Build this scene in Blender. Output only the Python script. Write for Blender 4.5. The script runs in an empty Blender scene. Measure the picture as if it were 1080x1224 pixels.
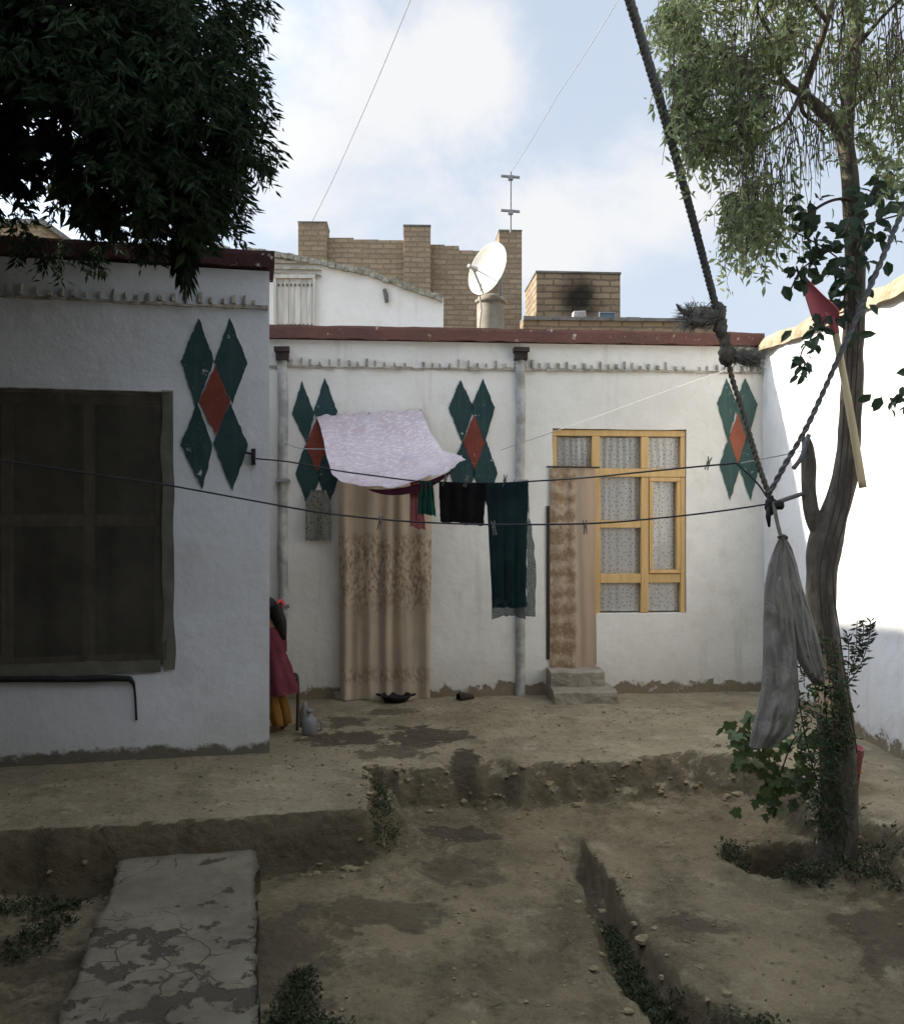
import bpy, bmesh, math, random
from mathutils import Vector, Matrix, noise
random.seed(7)
R = math.radians
scene = bpy.context.scene
COL = scene.collection
F = 1100.0; CX = 540.0; CY = 612.0; EYE = 1.5          # lens and eye height of the photograph

def P(px, py, d):
    return Vector(((px-CX)/F*d, d, EYE-(py-CY)/F*d))
def nz(x, y=0, z=0):
    return noise.noise(Vector((x, y, z)))
def fbm(x, y, z=0, o=4):
    s = 0; a = 1
    for i in range(o):
        s += a*nz(x, y, z); a *= .5; x *= 2.03; y *= 2.03; z *= 2.03
    return s
def U(a, b): return random.uniform(a, b)
def lerp(a, b, t): return a+(b-a)*t
def sstep(a, b, x):
    t = max(0, min(1, (x-a)/(b-a))); return t*t*(3-2*t)

# ------------------------------------------------------------------ objects
ROOTLOC = {}
def tag(o, label=None, cat=None, group=None, kind=None):
    if label: o['label'] = label
    if cat: o['category'] = cat
    if group: o['group'] = group
    if kind: o['kind'] = kind
    return o
def thing(name, loc, label, cat, group=None):
    o = bpy.data.objects.new(name, None); COL.objects.link(o)
    o.empty_display_size = .2
    o.location = loc; ROOTLOC[o.name] = Vector(loc)
    return tag(o, label, cat, group)

class MB:
    def __init__(s): s.v = []; s.f = []; s.m = []
    def add(s, vs, fs, mi=0):
        b = len(s.v); s.v.extend(tuple(v) for v in vs)
        for f in fs: s.f.append(tuple(b+i for i in f)); s.m.append(mi)
        return s
    def box(s, c, sx, sy, sz, rz=0, mi=0, jit=0):
        ca, sa = math.cos(rz), math.sin(rz); vs = []
        for dx in (-1, 1):
            for dy in (-1, 1):
                for dz in (-1, 1):
                    x, y, z = dx*sx/2+U(-jit, jit), dy*sy/2+U(-jit, jit), dz*sz/2+U(-jit, jit)
                    vs.append((c[0]+x*ca-y*sa, c[1]+x*sa+y*ca, c[2]+z))
        return s.add(vs, [(0,1,3,2),(4,6,7,5),(0,4,5,1),(2,3,7,6),(0,2,6,4),(1,5,7,3)], mi)
    def fbox(s, fr, u0, u1, z0, z1, o0, o1, mi=0, jit=0):
        vs = [fr.pt(u+U(-jit, jit), z+U(-jit, jit), o+(U(-jit, jit) if o == o1 else 0)) for u in (u0, u1) for z in (z0, z1) for o in (o0, o1)]
        return s.add(vs, [(0,1,3,2),(4,6,7,5),(0,4,5,1),(2,3,7,6),(0,2,6,4),(1,5,7,3)], mi)
    def grid(s, fn, nu, nv, mi=0):
        vs = [fn(i/nu, j/nv) for i in range(nu+1) for j in range(nv+1)]
        fs = [(i*(nv+1)+j, (i+1)*(nv+1)+j, (i+1)*(nv+1)+j+1, i*(nv+1)+j+1) for i in range(nu) for j in range(nv)]
        return s.add(vs, fs, mi)
    def tube(s, pts, rad, n=6, mi=0, cap=True, wob=0, flat=None):
        pts = [Vector(p) for p in pts]; k = len(pts)
        rad = rad if isinstance(rad, (list, tuple)) else [rad]*k
        t0 = (pts[1]-pts[0]).normalized()
        a = Vector((0, 0, 1)) if abs(t0.z) < .9 else Vector((1, 0, 0))
        nrm = (a-t0*a.dot(t0)).normalized(); vs = []
        for i, p in enumerate(pts):
            t = (pts[min(i+1, k-1)]-pts[max(i-1, 0)])
            t = t.normalized() if t.length > 1e-9 else t0
            nrm = nrm-t*nrm.dot(t); nrm = nrm.normalized() if nrm.length > 1e-6 else t.orthogonal().normalized()
            bn = t.cross(nrm)
            for j in range(n):
                q = 2*math.pi*j/n; r = rad[i]
                if wob: r *= 1+wob*nz(p.x*9+math.cos(q)*1.3, p.y*9+math.sin(q)*1.3, p.z*9)
                vs.append(p+nrm*math.cos(q)*r+bn*math.sin(q)*r)
        fs = [(i*n+j, i*n+(j+1) % n, (i+1)*n+(j+1) % n, (i+1)*n+j) for i in range(k-1) for j in range(n)]
        if cap: fs += [tuple(range(n))[::-1], tuple((k-1)*n+j for j in range(n))]
        return s.add(vs, fs, mi)
    def lathe(s, c, prof, n=20, mi=0, axis=None):
        c = Vector(c); vs = []
        M3 = Matrix.Identity(3) if axis is None else Vector(axis).to_track_quat('Z', 'Y').to_matrix()
        for (r, z) in prof:
            for j in range(n):
                q = 2*math.pi*j/n; vs.append(c+M3 @ Vector((r*math.cos(q), r*math.sin(q), z)))
        k = len(prof)
        fs = [(i*n+j, i*n+(j+1) % n, (i+1)*n+(j+1) % n, (i+1)*n+j) for i in range(k-1) for j in range(n)]
        if prof[0][0] > 1e-5: fs.append(tuple(range(n))[::-1])
        if prof[-1][0] > 1e-5: fs.append(tuple((k-1)*n+j for j in range(n)))
        return s.add(vs, fs, mi)
    def blob(s, c, rx, ry, rz, amp=.15, fq=6, n=14, mi=0):
        c = Vector(c)
        def fn(a, b):
            th = a*2*math.pi; ph = (b-.5)*math.pi
            d = Vector((math.cos(th)*math.cos(ph), math.sin(th)*math.cos(ph), math.sin(ph)))
            k = 1+amp*fbm((c.x+d.x)*fq*.5, (c.y+d.y)*fq*.5, (c.z+d.z)*fq*.5, 3)
            return c+Vector((d.x*rx, d.y*ry, d.z*rz))*k
        return s.grid(fn, n, n//2+2, mi)
    def leaf(s, p, d, nrm, L, W, mi=0, bend=.12):
        d = d.normalized(); sd = d.cross(nrm)
        if sd.length < 1e-4: sd = d.orthogonal()
        sd.normalize(); up = sd.cross(d)
        m = p+d*L*.42+up*L*bend
        return s.add([p, m+sd*W/2, p+d*L, m-sd*W/2], [(0, 1, 2, 3)], mi)
    def leaf6(s, p, d, nrm, L, W, mi=0, fold=.15):
        d = d.normalized(); sd = d.cross(nrm)
        if sd.length < 1e-4: sd = d.orthogonal()
        sd.normalize(); up = sd.cross(d)
        a = p+d*L*.3; b = p+d*L*.7-up*L*.05; tip = p+d*L-up*L*.16; f = up*W*fold
        return s.add([p, a, b, tip, a+sd*W*.5+f, b+sd*W*.4+f, a-sd*W*.5+f, b-sd*W*.4+f],
                     [(0,4,1),(1,4,5,2),(2,5,3),(0,1,6),(1,2,7,6),(2,3,7)], mi)
    def build(s, name, mats, parent=None, smooth=False, bevel=0, weld=False):
        me = bpy.data.meshes.new(name)
        off = Vector((0, 0, 0)); p = parent
        if p is not None:
            while p.parent is not None: p = p.parent
            off = ROOTLOC.get(p.name, Vector((0, 0, 0)))
        me.from_pydata([(v[0]-off.x, v[1]-off.y, v[2]-off.z) for v in s.v], [], s.f)
        mats = mats if isinstance(mats, (list, tuple)) else [mats]
        for m in mats: me.materials.append(m)
        if len(mats) > 1: me.polygons.foreach_set('material_index', s.m)
        if smooth: me.polygons.foreach_set('use_smooth', [True]*len(me.polygons))
        if weld:
            bm = bmesh.new(); bm.from_mesh(me); bmesh.ops.remove_doubles(bm, verts=bm.verts, dist=1e-4)
            bmesh.ops.recalc_face_normals(bm, faces=bm.faces); bm.to_mesh(me); bm.free()
        me.update()
        o = bpy.data.objects.new(name, me); COL.objects.link(o)
        if parent is not None: o.parent = parent
        if bevel:
            b = o.modifiers.new('Bevel', 'BEVEL'); b.width = bevel; b.segments = 2; b.limit_method = 'ANGLE'
        return o

class Frame:
    """a vertical wall plane: u along the wall, z up, out towards the yard"""
    def __init__(s, a, b):
        s.o = Vector((a[0], a[1], 0)); s.u = Vector((b[0]-a[0], b[1]-a[1], 0)); s.len = s.u.length
        s.u.normalize(); s.n = Vector((s.u.y, -s.u.x, 0))
    def pt(s, u, z, out=0): return s.o+s.u*u+s.n*out+Vector((0, 0, z))
    def uz(s, px, py, out=0):
        r = Vector(((px-CX)/F, 1, -(py-CY)/F)); c = s.o.dot(s.n)+out
        d = c/(r.x*s.n.x+r.y*s.n.y); p = Vector((0, 0, EYE))+r*d
        return (p-s.o).dot(s.u), p.z
    def px(s, px, py, out=0):
        u, z = s.uz(px, py, out); return s.pt(u, z, out)
    @property
    def rz(s): return math.atan2(s.u.y, s.u.x)

def wall_mesh(fr, u0, u1, z0, z1, th, opens=(), cell=.09, amp=.0035, top=None, edge=.012):
    """plastered wall with openings, hand-trowelled unevenness on the face; th = thickness going back"""
    def cuts(a, b, marks):
        c = sorted(set([a, b]+[m for m in marks if a < m < b])); out = [c[0]]
        for x0, x1 in zip(c, c[1:]):
            k = max(1, round((x1-x0)/cell))
            out += [x0+(x1-x0)*i/k for i in range(1, k+1)]
        return out
    us = cuts(u0, u1, [o[0] for o in opens]+[o[1] for o in opens])
    zs = cuts(z0, z1, [o[2] for o in opens]+[o[3] for o in opens])
    def solid(i, j):
        if i < 0 or j < 0 or i >= len(us)-1 or j >= len(zs)-1: return False
        u = (us[i]+us[i+1])/2; z = (zs[j]+zs[j+1])/2
        if any(o[0] < u < o[1] and o[2] < z < o[3] for o in opens): return False
        return True
    mb = MB(); idx = {}
    def V(i, j, back):
        k = (i, j, back)
        if k not in idx:
            u, z = us[i], zs[j]
            if top: z = z0+(z-z0)*(top(u)-z0)/(z1-z0)
            o = -th if back else amp*(1.6*nz(u*1.3, z*1.3, fr.o.x*3)+.5*nz(u*6, z*6, fr.o.y))
            uu = u; zz = z
            if not back and 0 < i < len(us)-1: uu += edge*.6*nz(u*5, z*5, 3.3)
            if not back and 0 < j < len(zs)-1: zz += edge*.6*nz(u*5, z*5, 7.7)
            idx[k] = len(mb.v); mb.v.append(tuple(fr.pt(uu, zz, o)))
        return idx[k]
    def face(*k): mb.f.append(k); mb.m.append(0)
    for i in range(len(us)-1):
        for j in range(len(zs)-1):
            if not solid(i, j): continue
            face(V(i,j,0), V(i+1,j,0), V(i+1,j+1,0), V(i,j+1,0))
            face(V(i,j,1), V(i,j+1,1), V(i+1,j+1,1), V(i+1,j,1))
            if not solid(i-1, j): face(V(i,j,0), V(i,j+1,0), V(i,j+1,1), V(i,j,1))
            if not solid(i+1, j): face(V(i+1,j,0), V(i+1,j,1), V(i+1,j+1,1), V(i+1,j+1,0))
            if not solid(i, j-1): face(V(i,j,0), V(i,j,1), V(i+1,j,1), V(i+1,j,0))
            if not solid(i, j+1): face(V(i,j+1,0), V(i+1,j+1,0), V(i+1,j+1,1), V(i,j+1,1))
    return mb

# ------------------------------------------------------------------ materials
class NT:
    def __init__(s, name):
        s.mat = bpy.data.materials.new(name); s.mat.use_nodes = True
        s.t = s.mat.node_tree; s.t.nodes.clear()
        s.out = s.n('ShaderNodeOutputMaterial')
        s.co = s.n('ShaderNodeTexCoord').outputs['Object']
    def n(s, typ, **kw):
        x = s.t.nodes.new(typ)
        for k, v in kw.items(): setattr(x, k, v)
        return x
    def l(s, a, b): s.t.links.new(a, b)
    def noise(s, scale, detail=5, rough=.6, vec=None, dist=0):
        x = s.n('ShaderNodeTexNoise'); x.inputs['Scale'].default_value = scale
        x.inputs['Detail'].default_value = detail; x.inputs['Roughness'].default_value = rough
        x.inputs['Distortion'].default_value = dist
        s.l(vec or s.co, x.inputs['Vector']); return x.outputs['Fac']
    def vor(s, scale, feature='F1', vec=None, rnd=1):
        x = s.n('ShaderNodeTexVoronoi', feature=feature); x.inputs['Scale'].default_value = scale
        x.inputs['Randomness'].default_value = rnd
        s.l(vec or s.co, x.inputs['Vector']); return x.outputs['Distance']
    def rmp(s, v, a, b, lo=0, hi=1, smooth=True):
        x = s.n('ShaderNodeMapRange'); x.clamp = True
        if smooth: x.interpolation_type = 'SMOOTHSTEP'
        for i, q in zip(('From Min', 'From Max', 'To Min', 'To Max'), (a, b, lo, hi)): x.inputs[i].default_value = q
        s.l(v, x.inputs['Value']); return x.outputs['Result']
    def math(s, op, a, b=None, c=None):
        x = s.n('ShaderNodeMath', operation=op)
        for i, q in enumerate((a, b, c)):
            if q is None: continue
            if isinstance(q, (int, float)): x.inputs[i].default_value = q
            else: s.l(q, x.inputs[i])
        return x.outputs[0]
    def mix(s, f, a, b, mode='MIX'):
        x = s.n('ShaderNodeMix', data_type='RGBA', blend_type=mode)
        for i, q in ((0, f), (6, a), (7, b)):
            if isinstance(q, (int, float)): x.inputs[i].default_value = q
            elif isinstance(q, (tuple, list)): x.inputs[i].default_value = (*q, 1)
            else: s.l(q, x.inputs[i])
        return x.outputs[2]
    def xyz(s, vec=None):
        x = s.n('ShaderNodeSeparateXYZ'); s.l(vec or s.co, x.inputs[0]); return x.outputs
    def comb(s, *a):
        x = s.n('ShaderNodeCombineXYZ')
        for i, q in enumerate(a):
            if isinstance(q, (int, float)): x.inputs[i].default_value = q
            else: s.l(q, x.inputs[i])
        return x.outputs[0]
    def vmul(s, v, k):
        x = s.n('ShaderNodeVectorMath', operation='MULTIPLY'); s.l(v or s.co, x.inputs[0]); x.inputs[1].default_value = k
        return x.outputs[0]
    def done(s, col, rough=.85, h=None, hs=.3, hd=.01, spec=.25, trans=0, alpha=None, sss=None):
        b = s.n('ShaderNodeBsdfPrincipled')
        if isinstance(col, (tuple, list)): b.inputs['Base Color'].default_value = (*col, 1)
        else: s.l(col, b.inputs['Base Color'])
        if isinstance(rough, (int, float)): b.inputs['Roughness'].default_value = rough
        else: s.l(rough, b.inputs['Roughness'])
        b.inputs['Specular IOR Level'].default_value = spec
        if h is not None:
            bp = s.n('ShaderNodeBump'); bp.inputs['Strength'].default_value = hs; bp.inputs['Distance'].default_value = hd
            s.l(h, bp.inputs['Height']); s.l(bp.outputs[0], b.inputs['Normal'])
        sh = b.outputs[0]
        if trans:
            tr = s.n('ShaderNodeBsdfTranslucent')
            if isinstance(col, (tuple, list)): tr.inputs['Color'].default_value = (*col, 1)
            else: s.l(col, tr.inputs['Color'])
            mx = s.n('ShaderNodeMixShader'); mx.inputs[0].default_value = trans
            s.l(sh, mx.inputs[1]); s.l(tr.outputs[0], mx.inputs[2]); sh = mx.outputs[0]
        if alpha is not None:
            tp = s.n('ShaderNodeBsdfTransparent'); mx = s.n('ShaderNodeMixShader')
            if isinstance(alpha, (int, float)): mx.inputs[0].default_value = alpha
            else: s.l(alpha, mx.inputs[0])
            s.l(tp.outputs[0], mx.inputs[1]); s.l(sh, mx.inputs[2]); sh = mx.outputs[0]
        s.l(sh, s.out.inputs['Surface']); return s.mat

def simple(name, c1, c2=None, scale=8, rough=.85, hs=.2, hscale=40, spec=.2, trans=0, hd=.005):
    m = NT(name); c2 = c2 or tuple(x*.7 for x in c1)
    f = m.rmp(m.noise(scale, 6, .65), .3, .7)
    return m.done(m.mix(f, c1, c2), rough, m.noise(hscale, 4), hs, hd, spec, trans)

def plaster(name, white=(.74, .735, .72), low=.10, seed=0., dirt=.35, brown=(.30, .24, .16), lowamp=.22):
    m = NT(name); x, y, z = m.xyz()
    co = m.comb(m.math('ADD', x, seed), y, z)
    big = m.rmp(m.noise(1.1, 5, .6, co), .35, .75)
    c = m.mix(m.math('MULTIPLY', big, .9), white, (white[0]*.84, white[1]*.83, white[2]*.80))
    c = m.mix(m.rmp(m.noise(2.7, 7, .7, co), .56, .70, 0, .5), c, (white[0]*.80, white[1]*.77, white[2]*.70))
    fine = m.rmp(m.noise(9, 8, .7, co), .48, .75)
    c = m.mix(m.math('MULTIPLY', fine, .5), c, (white[0]*.8, white[1]*.79, white[2]*.75))
    # faint vertical runs of dirt
    st = m.rmp(m.noise(1, 5, .65, m.vmul(co, (7, 7, .7))), .56, .8)
    c = m.mix(m.math('MULTIPLY', st, dirt), c, (.42, .39, .33))
    # small chips showing the mud beneath
    chip = m.rmp(m.noise(6.5, 9, .72, co), .685, .715)
    c = m.mix(chip, c, (.42, .37, .30))
    # rising damp and lost plaster along the foot
    zz = m.math('ADD', z, m.math('MULTIPLY', m.math('SUBTRACT', m.noise(5, 8, .7, co), .5), lowamp*2))
    zs = m.math('ADD', z, m.math('MULTIPLY', m.math('SUBTRACT', m.noise(2.2, 6, .6, co), .5), .9))
    c = m.mix(m.rmp(zs, .45, -.05, 0, .45), c, (.47, .43, .36))
    bare = m.rmp(zz, low+.015, low-.02)
    br = m.mix(m.noise(26, 6, .7, co), brown, tuple(v*.5 for v in brown))
    c = m.mix(bare, c, br)
    h = m.math('ADD', m.math('MULTIPLY', m.noise(3.2, 6, .55, co), 1.0), m.math('MULTIPLY', m.noise(38, 5, .7, co), .12))
    h = m.math('SUBTRACT', h, m.math('MULTIPLY', bare, .5))
    h = m.math('SUBTRACT', h, m.math('MULTIPLY', chip, .15))
    return m.done(c, .92, h, .55, .03, .15)

def brick(name, c1, c2, mortar, bw=.24, bh=.075, soot=None, dirt=.5):
    m = NT(name); x, y, z = m.xyz()
    b = m.n('ShaderNodeTexBrick')
    wob = m.math('MULTIPLY', m.math('SUBTRACT', m.noise(3.5, 3), .5), .035)
    m.l(m.comb(m.math('ADD', m.math('ADD', x, y), wob), m.math('ADD', z, wob), 0), b.inputs['Vector'])
    b.inputs['Scale'].default_value = 1; b.inputs['Brick Width'].default_value = bw; b.inputs['Row Height'].default_value = bh
    b.inputs['Mortar Size'].default_value = .011; b.inputs['Mortar Smooth'].default_value = .3; b.inputs['Bias'].default_value = 0
    b.inputs['Color1'].default_value = (*c1, 1); b.inputs['Color2'].default_value = (*c2, 1); b.inputs['Mortar'].default_value = (*mortar, 1)
    c = m.mix(m.rmp(m.noise(2.3, 6, .7), .4, .75, 0, dirt), b.outputs['Color'], tuple(v*.55 for v in c2))
    c = m.mix(m.rmp(m.noise(30, 4, .7), .45, .8, 0, .4), c, tuple(v*1.25 for v in c1))
    if soot:
        (sx, sz, rx, rz_) = soot
        dx = m.math('DIVIDE', m.math('SUBTRACT', x, sx), rx); dz = m.math('DIVIDE', m.math('SUBTRACT', z, sz), rz_)
        d = m.math('SQRT', m.math('ADD', m.math('MULTIPLY', dx, dx), m.math('MULTIPLY', dz, dz)))
        d = m.math('ADD', d, m.math('MULTIPLY', m.math('SUBTRACT', m.noise(4, 5), .5), .9))
        c = m.mix(m.rmp(d, 1.15, .25, 0, .92), c, (.012, .011, .010))
    h = m.math('ADD', m.math('MULTIPLY', b.outputs['Fac'], -.6), m.math('MULTIPLY', m.noise(24, 5, .7), .5))
    return m.done(c, .92, h, .7, .02, .12)

MAT = {}
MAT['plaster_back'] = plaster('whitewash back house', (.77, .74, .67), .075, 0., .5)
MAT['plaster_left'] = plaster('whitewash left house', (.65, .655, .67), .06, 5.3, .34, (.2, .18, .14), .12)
MAT['plaster_right'] = plaster('whitewash boundary wall', (.78, .77, .75), .07, 9.1, .65)
MAT['plaster_stair'] = plaster('whitewash stair house', (.78, .77, .74), -9, 3.7, .3)
MAT['plaster_plain'] = plaster('darkened wing plaster', (.24, .225, .20), .1, 2.2, .3)  # dark tone cuts the light bounced off unseen walls
def m_cornice(name, c1, c2):
    m = NT(name)
    f = m.rmp(m.noise(3, 7, .7), .35, .7)
    c = m.mix(f, c1, c2)
    c = m.mix(m.rmp(m.noise(16, 6, .7), .62, .68), c, (.55, .50, .45))
    c = m.mix(m.rmp(m.noise(9, 6, .7), .6, .75, 0, .6), c, (.09, .06, .05))
    return m.done(c, .9, m.noise(30, 6, .7), .5, .02, .15)
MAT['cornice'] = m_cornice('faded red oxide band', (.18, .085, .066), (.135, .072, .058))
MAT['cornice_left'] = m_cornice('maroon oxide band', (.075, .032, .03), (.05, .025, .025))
MAT['dentil'] = simple('rough plastered brick teeth', (.46, .42, .35), (.22, .19, .145), 14, .95, .6, 40, .1, 0, .01)  # toned darker so the colour carries the shadows of the teeth
MAT['green'] = None
def paint(name, a, b):
    m = NT(name)
    c = m.mix(m.rmp(m.noise(5, 6, .7), .35, .75), a, b)
    c = m.mix(m.rmp(m.noise(16, 8, .75), .625, .66), c, (.5, .49, .46))
    st = m.rmp(m.noise(1, 5, .6, m.vmul(m.co, (40, 40, 3))), .45, .75, 0, .35)
    c = m.mix(st, c, tuple(v*1.7 for v in a))
    return m.done(c, .8, m.noise(60, 4), .15, .004, .15)
MAT['green'] = paint('dark green wall paint', (.030, .058, .056), (.020, .040, .043))
MAT['red'] = paint('brick red wall paint', (.19, .05, .033), (.125, .034, .025))
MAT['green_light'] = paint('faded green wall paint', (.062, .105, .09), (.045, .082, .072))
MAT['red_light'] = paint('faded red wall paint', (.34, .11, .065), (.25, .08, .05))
MAT['brick'] = brick('old yellow brick', (.35, .265, .175), (.26, .195, .13), (.225, .175, .118), .18, .062)
MAT['brick_red'] = brick('brown brick', (.33, .25, .165), (.235, .17, .11), (.16, .125, .085), .22, .07)
MAT['coping'] = simple('grey cement coping', (.22, .21, .19), (.10, .095, .09), 6, .95, .5, 30)
MAT['mud'] = simple('straw mud coping', (.40, .335, .22), (.27, .215, .135), 7, .97, .9, 24, .1, 0, .03)
def wood(name, a, b, axis=(30, 30, 2)):
    m = NT(name); v = m.vmul(m.co, axis)
    c = m.mix(m.rmp(m.noise(1, 6, .6, v, .6), .3, .7), a, b)
    c = m.mix(m.rmp(m.noise(5, 6, .7), .55, .8, 0, .5), c, tuple(x*.55 for x in b))
    return m.done(c, .6, m.noise(1, 4, .6, v), .15, .004, .3)
MAT['yellow_wood'] = wood('ochre painted wood', (.64, .42, .18), (.54, .345, .14))
MAT['dark_wood'] = wood('dark brown wood', (.05, .032, .022), (.028, .019, .014))
MAT['white_wood'] = wood('weathered white boards', (.60, .58, .53), (.42, .39, .34))
MAT['pale_handle'] = wood('pale wooden handle', (.62, .50, .30), (.50, .39, .22))
MAT['bark'] = None
def bark():
    m = NT('grey brown bark'); v = m.vmul(m.co, (30, 30, 9))
    f = m.noise(1, 8, .7, v, .5)
    c = m.mix(m.rmp(f, .35, .7), (.11, .092, .07), (.22, .19, .15))
    c = m.mix(m.rmp(m.noise(3, 4), .5, .75, 0, .6), c, (.10, .10, .07))
    return m.done(c, .92, f, .9, .03, .15)
MAT['bark'] = bark()
MAT['twig'] = simple('brown twig', (.075, .055, .045), (.045, .035, .03), 20)
def leafmat(name, a, b, trans=.3, rough=.5, spec=.3):
    m = NT(name); g = m.n('ShaderNodeNewGeometry')
    c = m.mix(g.outputs['Random Per Island'], a, b)
    c = m.mix(m.rmp(m.noise(2.5, 3), .3, .7, 0, .5), c, tuple(x*.6 for x in a))
    return m.done(c, rough, None, spec=spec, trans=trans)
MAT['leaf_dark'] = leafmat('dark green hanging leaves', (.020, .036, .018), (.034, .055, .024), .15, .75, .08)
MAT['leaf_euc'] = leafmat('grey green narrow leaves', (.17, .22, .085), (.31, .345, .175), .48)
MAT['leaf_vine'] = leafmat('deep green broad leaves', (.03, .055, .03), (.055, .085, .04), .2)
MAT['leaf_grape'] = leafmat('green vine leaves', (.065, .10, .035), (.11, .145, .05), .3)
MAT['leaf_trunk'] = leafmat('small trunk leaves', (.045, .07, .025), (.08, .11, .045), .25)
MAT['weed'] = leafmat('dusty weeds', (.045, .055, .027), (.075, .085, .04), .15, .7, .1)
MAT['fruit'] = simple('yellow fruit skin', (.6, .42, .08), (.5, .22, .05), 12, .5)
def fabric(name, a, b, scale=9, trans=.15, rough=.9, weave=400, hs=.15):
    m = NT(name)
    c = m.mix(m.rmp(m.noise(scale, 5, .65), .35, .7), a, b)
    return m.done(c, rough, m.noise(weave, 2), hs, .002, .1, trans)
def fab_lav():
    m = NT('mottled lavender cotton')
    c = m.mix(m.rmp(m.noise(2.2, 4), .35, .65), (.46, .37, .37), (.52, .42, .42))
    c = m.mix(m.rmp(m.noise(26, 7, .75), .50, .60, 0, .75), c, (.66, .62, .64))
    c = m.mix(m.rmp(m.noise(3.1, 6, .6), .56, .7, 0, .6), c, (.37, .34, .42))
    return m.done(c, .9, m.noise(14, 5), .35, .01, .1, .2)
MAT['lavender'] = fab_lav()
MAT['maroon'] = fabric('maroon cloth', (.09, .022, .035), (.06, .015, .03))
MAT['teal'] = fabric('dark teal cotton', (.020, .042, .042), (.014, .028, .032), 6)
MAT['teal_sheer'] = NT('sheer teal border')
MAT['teal_sheer'] = (lambda m: m.done(m.mix(m.noise(60, 4), (.02, .045, .042), (.05, .08, .075)), .9, None, spec=.1, trans=.3, alpha=m.rmp(m.noise(260, 2, .7), .40, .60, .68, .95)))(MAT['teal_sheer'])
MAT['black_cloth'] = fabric('black cotton', (.011, .010, .010), (.018, .016, .016), 7)
MAT['green_cloth'] = fabric('green cotton', (.025, .10, .07), (.018, .07, .055), 7, .25)
MAT['pink_cloth'] = fabric('pink cotton', (.48, .20, .20), (.40, .16, .17), 9, .3)
MAT['grey_kid'] = (lambda m: m.done(m.mix(m.rmp(m.vor(38), .15, .4), (.05, .06, .05), (.20, .20, .165)), .9, None, spec=.1, trans=.15))(NT('small patterned grey cotton'))
def fab_lace(name, base, dark, dots, scale, aspect=(1, 1, 1)):
    m = NT(name)
    c = m.mix(m.rmp(m.noise(3, 4), .3, .7), base, tuple(v*.8 for v in base))
    v = m.vmul(m.co, aspect)
    f = m.rmp(m.math('ADD', m.noise(scale, 5, .7, v), m.math('MULTIPLY', m.vor(scale*.6, vec=v), .25)), .60, .70)
    x, y, z = m.xyz()
    return m, c, f, z
def door_curtain_mat():
    m, c, f, z = fab_lace('beige embroidered door curtain', (.56, .46, .34), 0, 0, 40, (1.5, 1.5, .7))
    band = m.math('MULTIPLY', m.rmp(z, .55, .9), m.rmp(z, 1.38, 1.25))
    foot = m.math('MULTIPLY', m.rmp(z, .10, .16), m.rmp(z, .30, .2))
    k = m.math('ADD', m.math('MULTIPLY', band, .75), m.math('MULTIPLY', foot, .6))
    c = m.mix(m.math('MULTIPLY', f, k), c, (.20, .13, .08))
    st = m.rmp(m.noise(1, 6, .7, m.vmul(m.co, (26, 26, .8))), .42, .75, 0, .5)
    c = m.mix(st, c, (.38, .285, .185))
    return m.done(c, .9, m.noise(250, 2), .2, .003, .1, .15)
MAT['door_curtain'] = door_curtain_mat()
def door2_mat():
    m = NT('brown floral net curtain'); x, y, z = m.xyz()
    w = m.n('ShaderNodeTexWave', wave_type='BANDS', bands_direction='Z'); w.inputs['Scale'].default_value = 2.05
    w.inputs['Distortion'].default_value = 4; w.inputs['Detail'].default_value = 4; w.inputs['Detail Scale'].default_value = 5
    m.l(m.co, w.inputs['Vector'])
    f = m.rmp(m.math('ADD', m.math('MULTIPLY', w.outputs['Fac'], .19), m.math('MULTIPLY', m.noise(26, 6, .75, m.vmul(m.co, (1.4, 1.4, 1))), .85)), .33, .66)
    left = m.rmp(m.math('ADD', x, m.math('MULTIPLY', m.noise(8, 3), .03)), .45, .41)   # the flowered strip is the left two thirds
    c = m.mix(m.math('MULTIPLY', f, left), (.50, .39, .28), (.27, .175, .10))
    hi = m.math('MULTIPLY', m.rmp(m.noise(45, 5, .7, m.vmul(m.co, (1, 1, 2))), .58, .68), left)
    c = m.mix(m.math('MULTIPLY', hi, .6), c, (.64, .53, .40))
    c = m.mix(m.rmp(x, .43, .50, 0, .4), c, (.45, .30, .20))
    return m.done(c, .9, m.noise(200, 2), .2, .003, .1, .15)
MAT['door2_curtain'] = door2_mat()
def dots_mat():
    m = NT('white dotted net curtain')
    x, y, z = m.xyz()
    vn = m.n('ShaderNodeTexVoronoi', voronoi_dimensions='2D'); vn.inputs['Scale'].default_value = 26; vn.inputs['Randomness'].default_value = .7; m.l(m.comb(x, z, 0), vn.inputs['Vector'])
    d = m.rmp(vn.outputs['Distance'], .15, .10)
    c = m.mix(m.rmp(m.noise(4, 3), .3, .7), (.94, .93, .90), (.89, .88, .85))
    c = m.mix(d, c, (.26, .235, .22))
    return m.done(c, .9, None, spec=.1, trans=.08)
MAT['dot_curtain'] = dots_mat()
MAT['net'] = (lambda m: m.done(m.mix(m.rmp(m.noise(4, 6, .7), .35, .7), (.042, .042, .033), (.026, .026, .022)), .95, m.noise(120, 3), .3, .004, .05))(NT('dusty dark window net'))
MAT['net_hem'] = simple('dusty net hem', (.15, .14, .11), (.10, .095, .075), 9)
MAT['sack'] = (lambda m: m.done(m.mix(m.rmp(m.noise(3, 5, .6), .35, .7), (.33, .31, .26), (.22, .205, .17)), .85, m.math('ADD', m.noise(180, 2), m.math('MULTIPLY', m.noise(9, 7, .7, m.vmul(m.co, (1, 1, .6)), 1.2), 5.)), .7, .012, .15, .06))(NT('grey woven sack cloth'))
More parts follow.
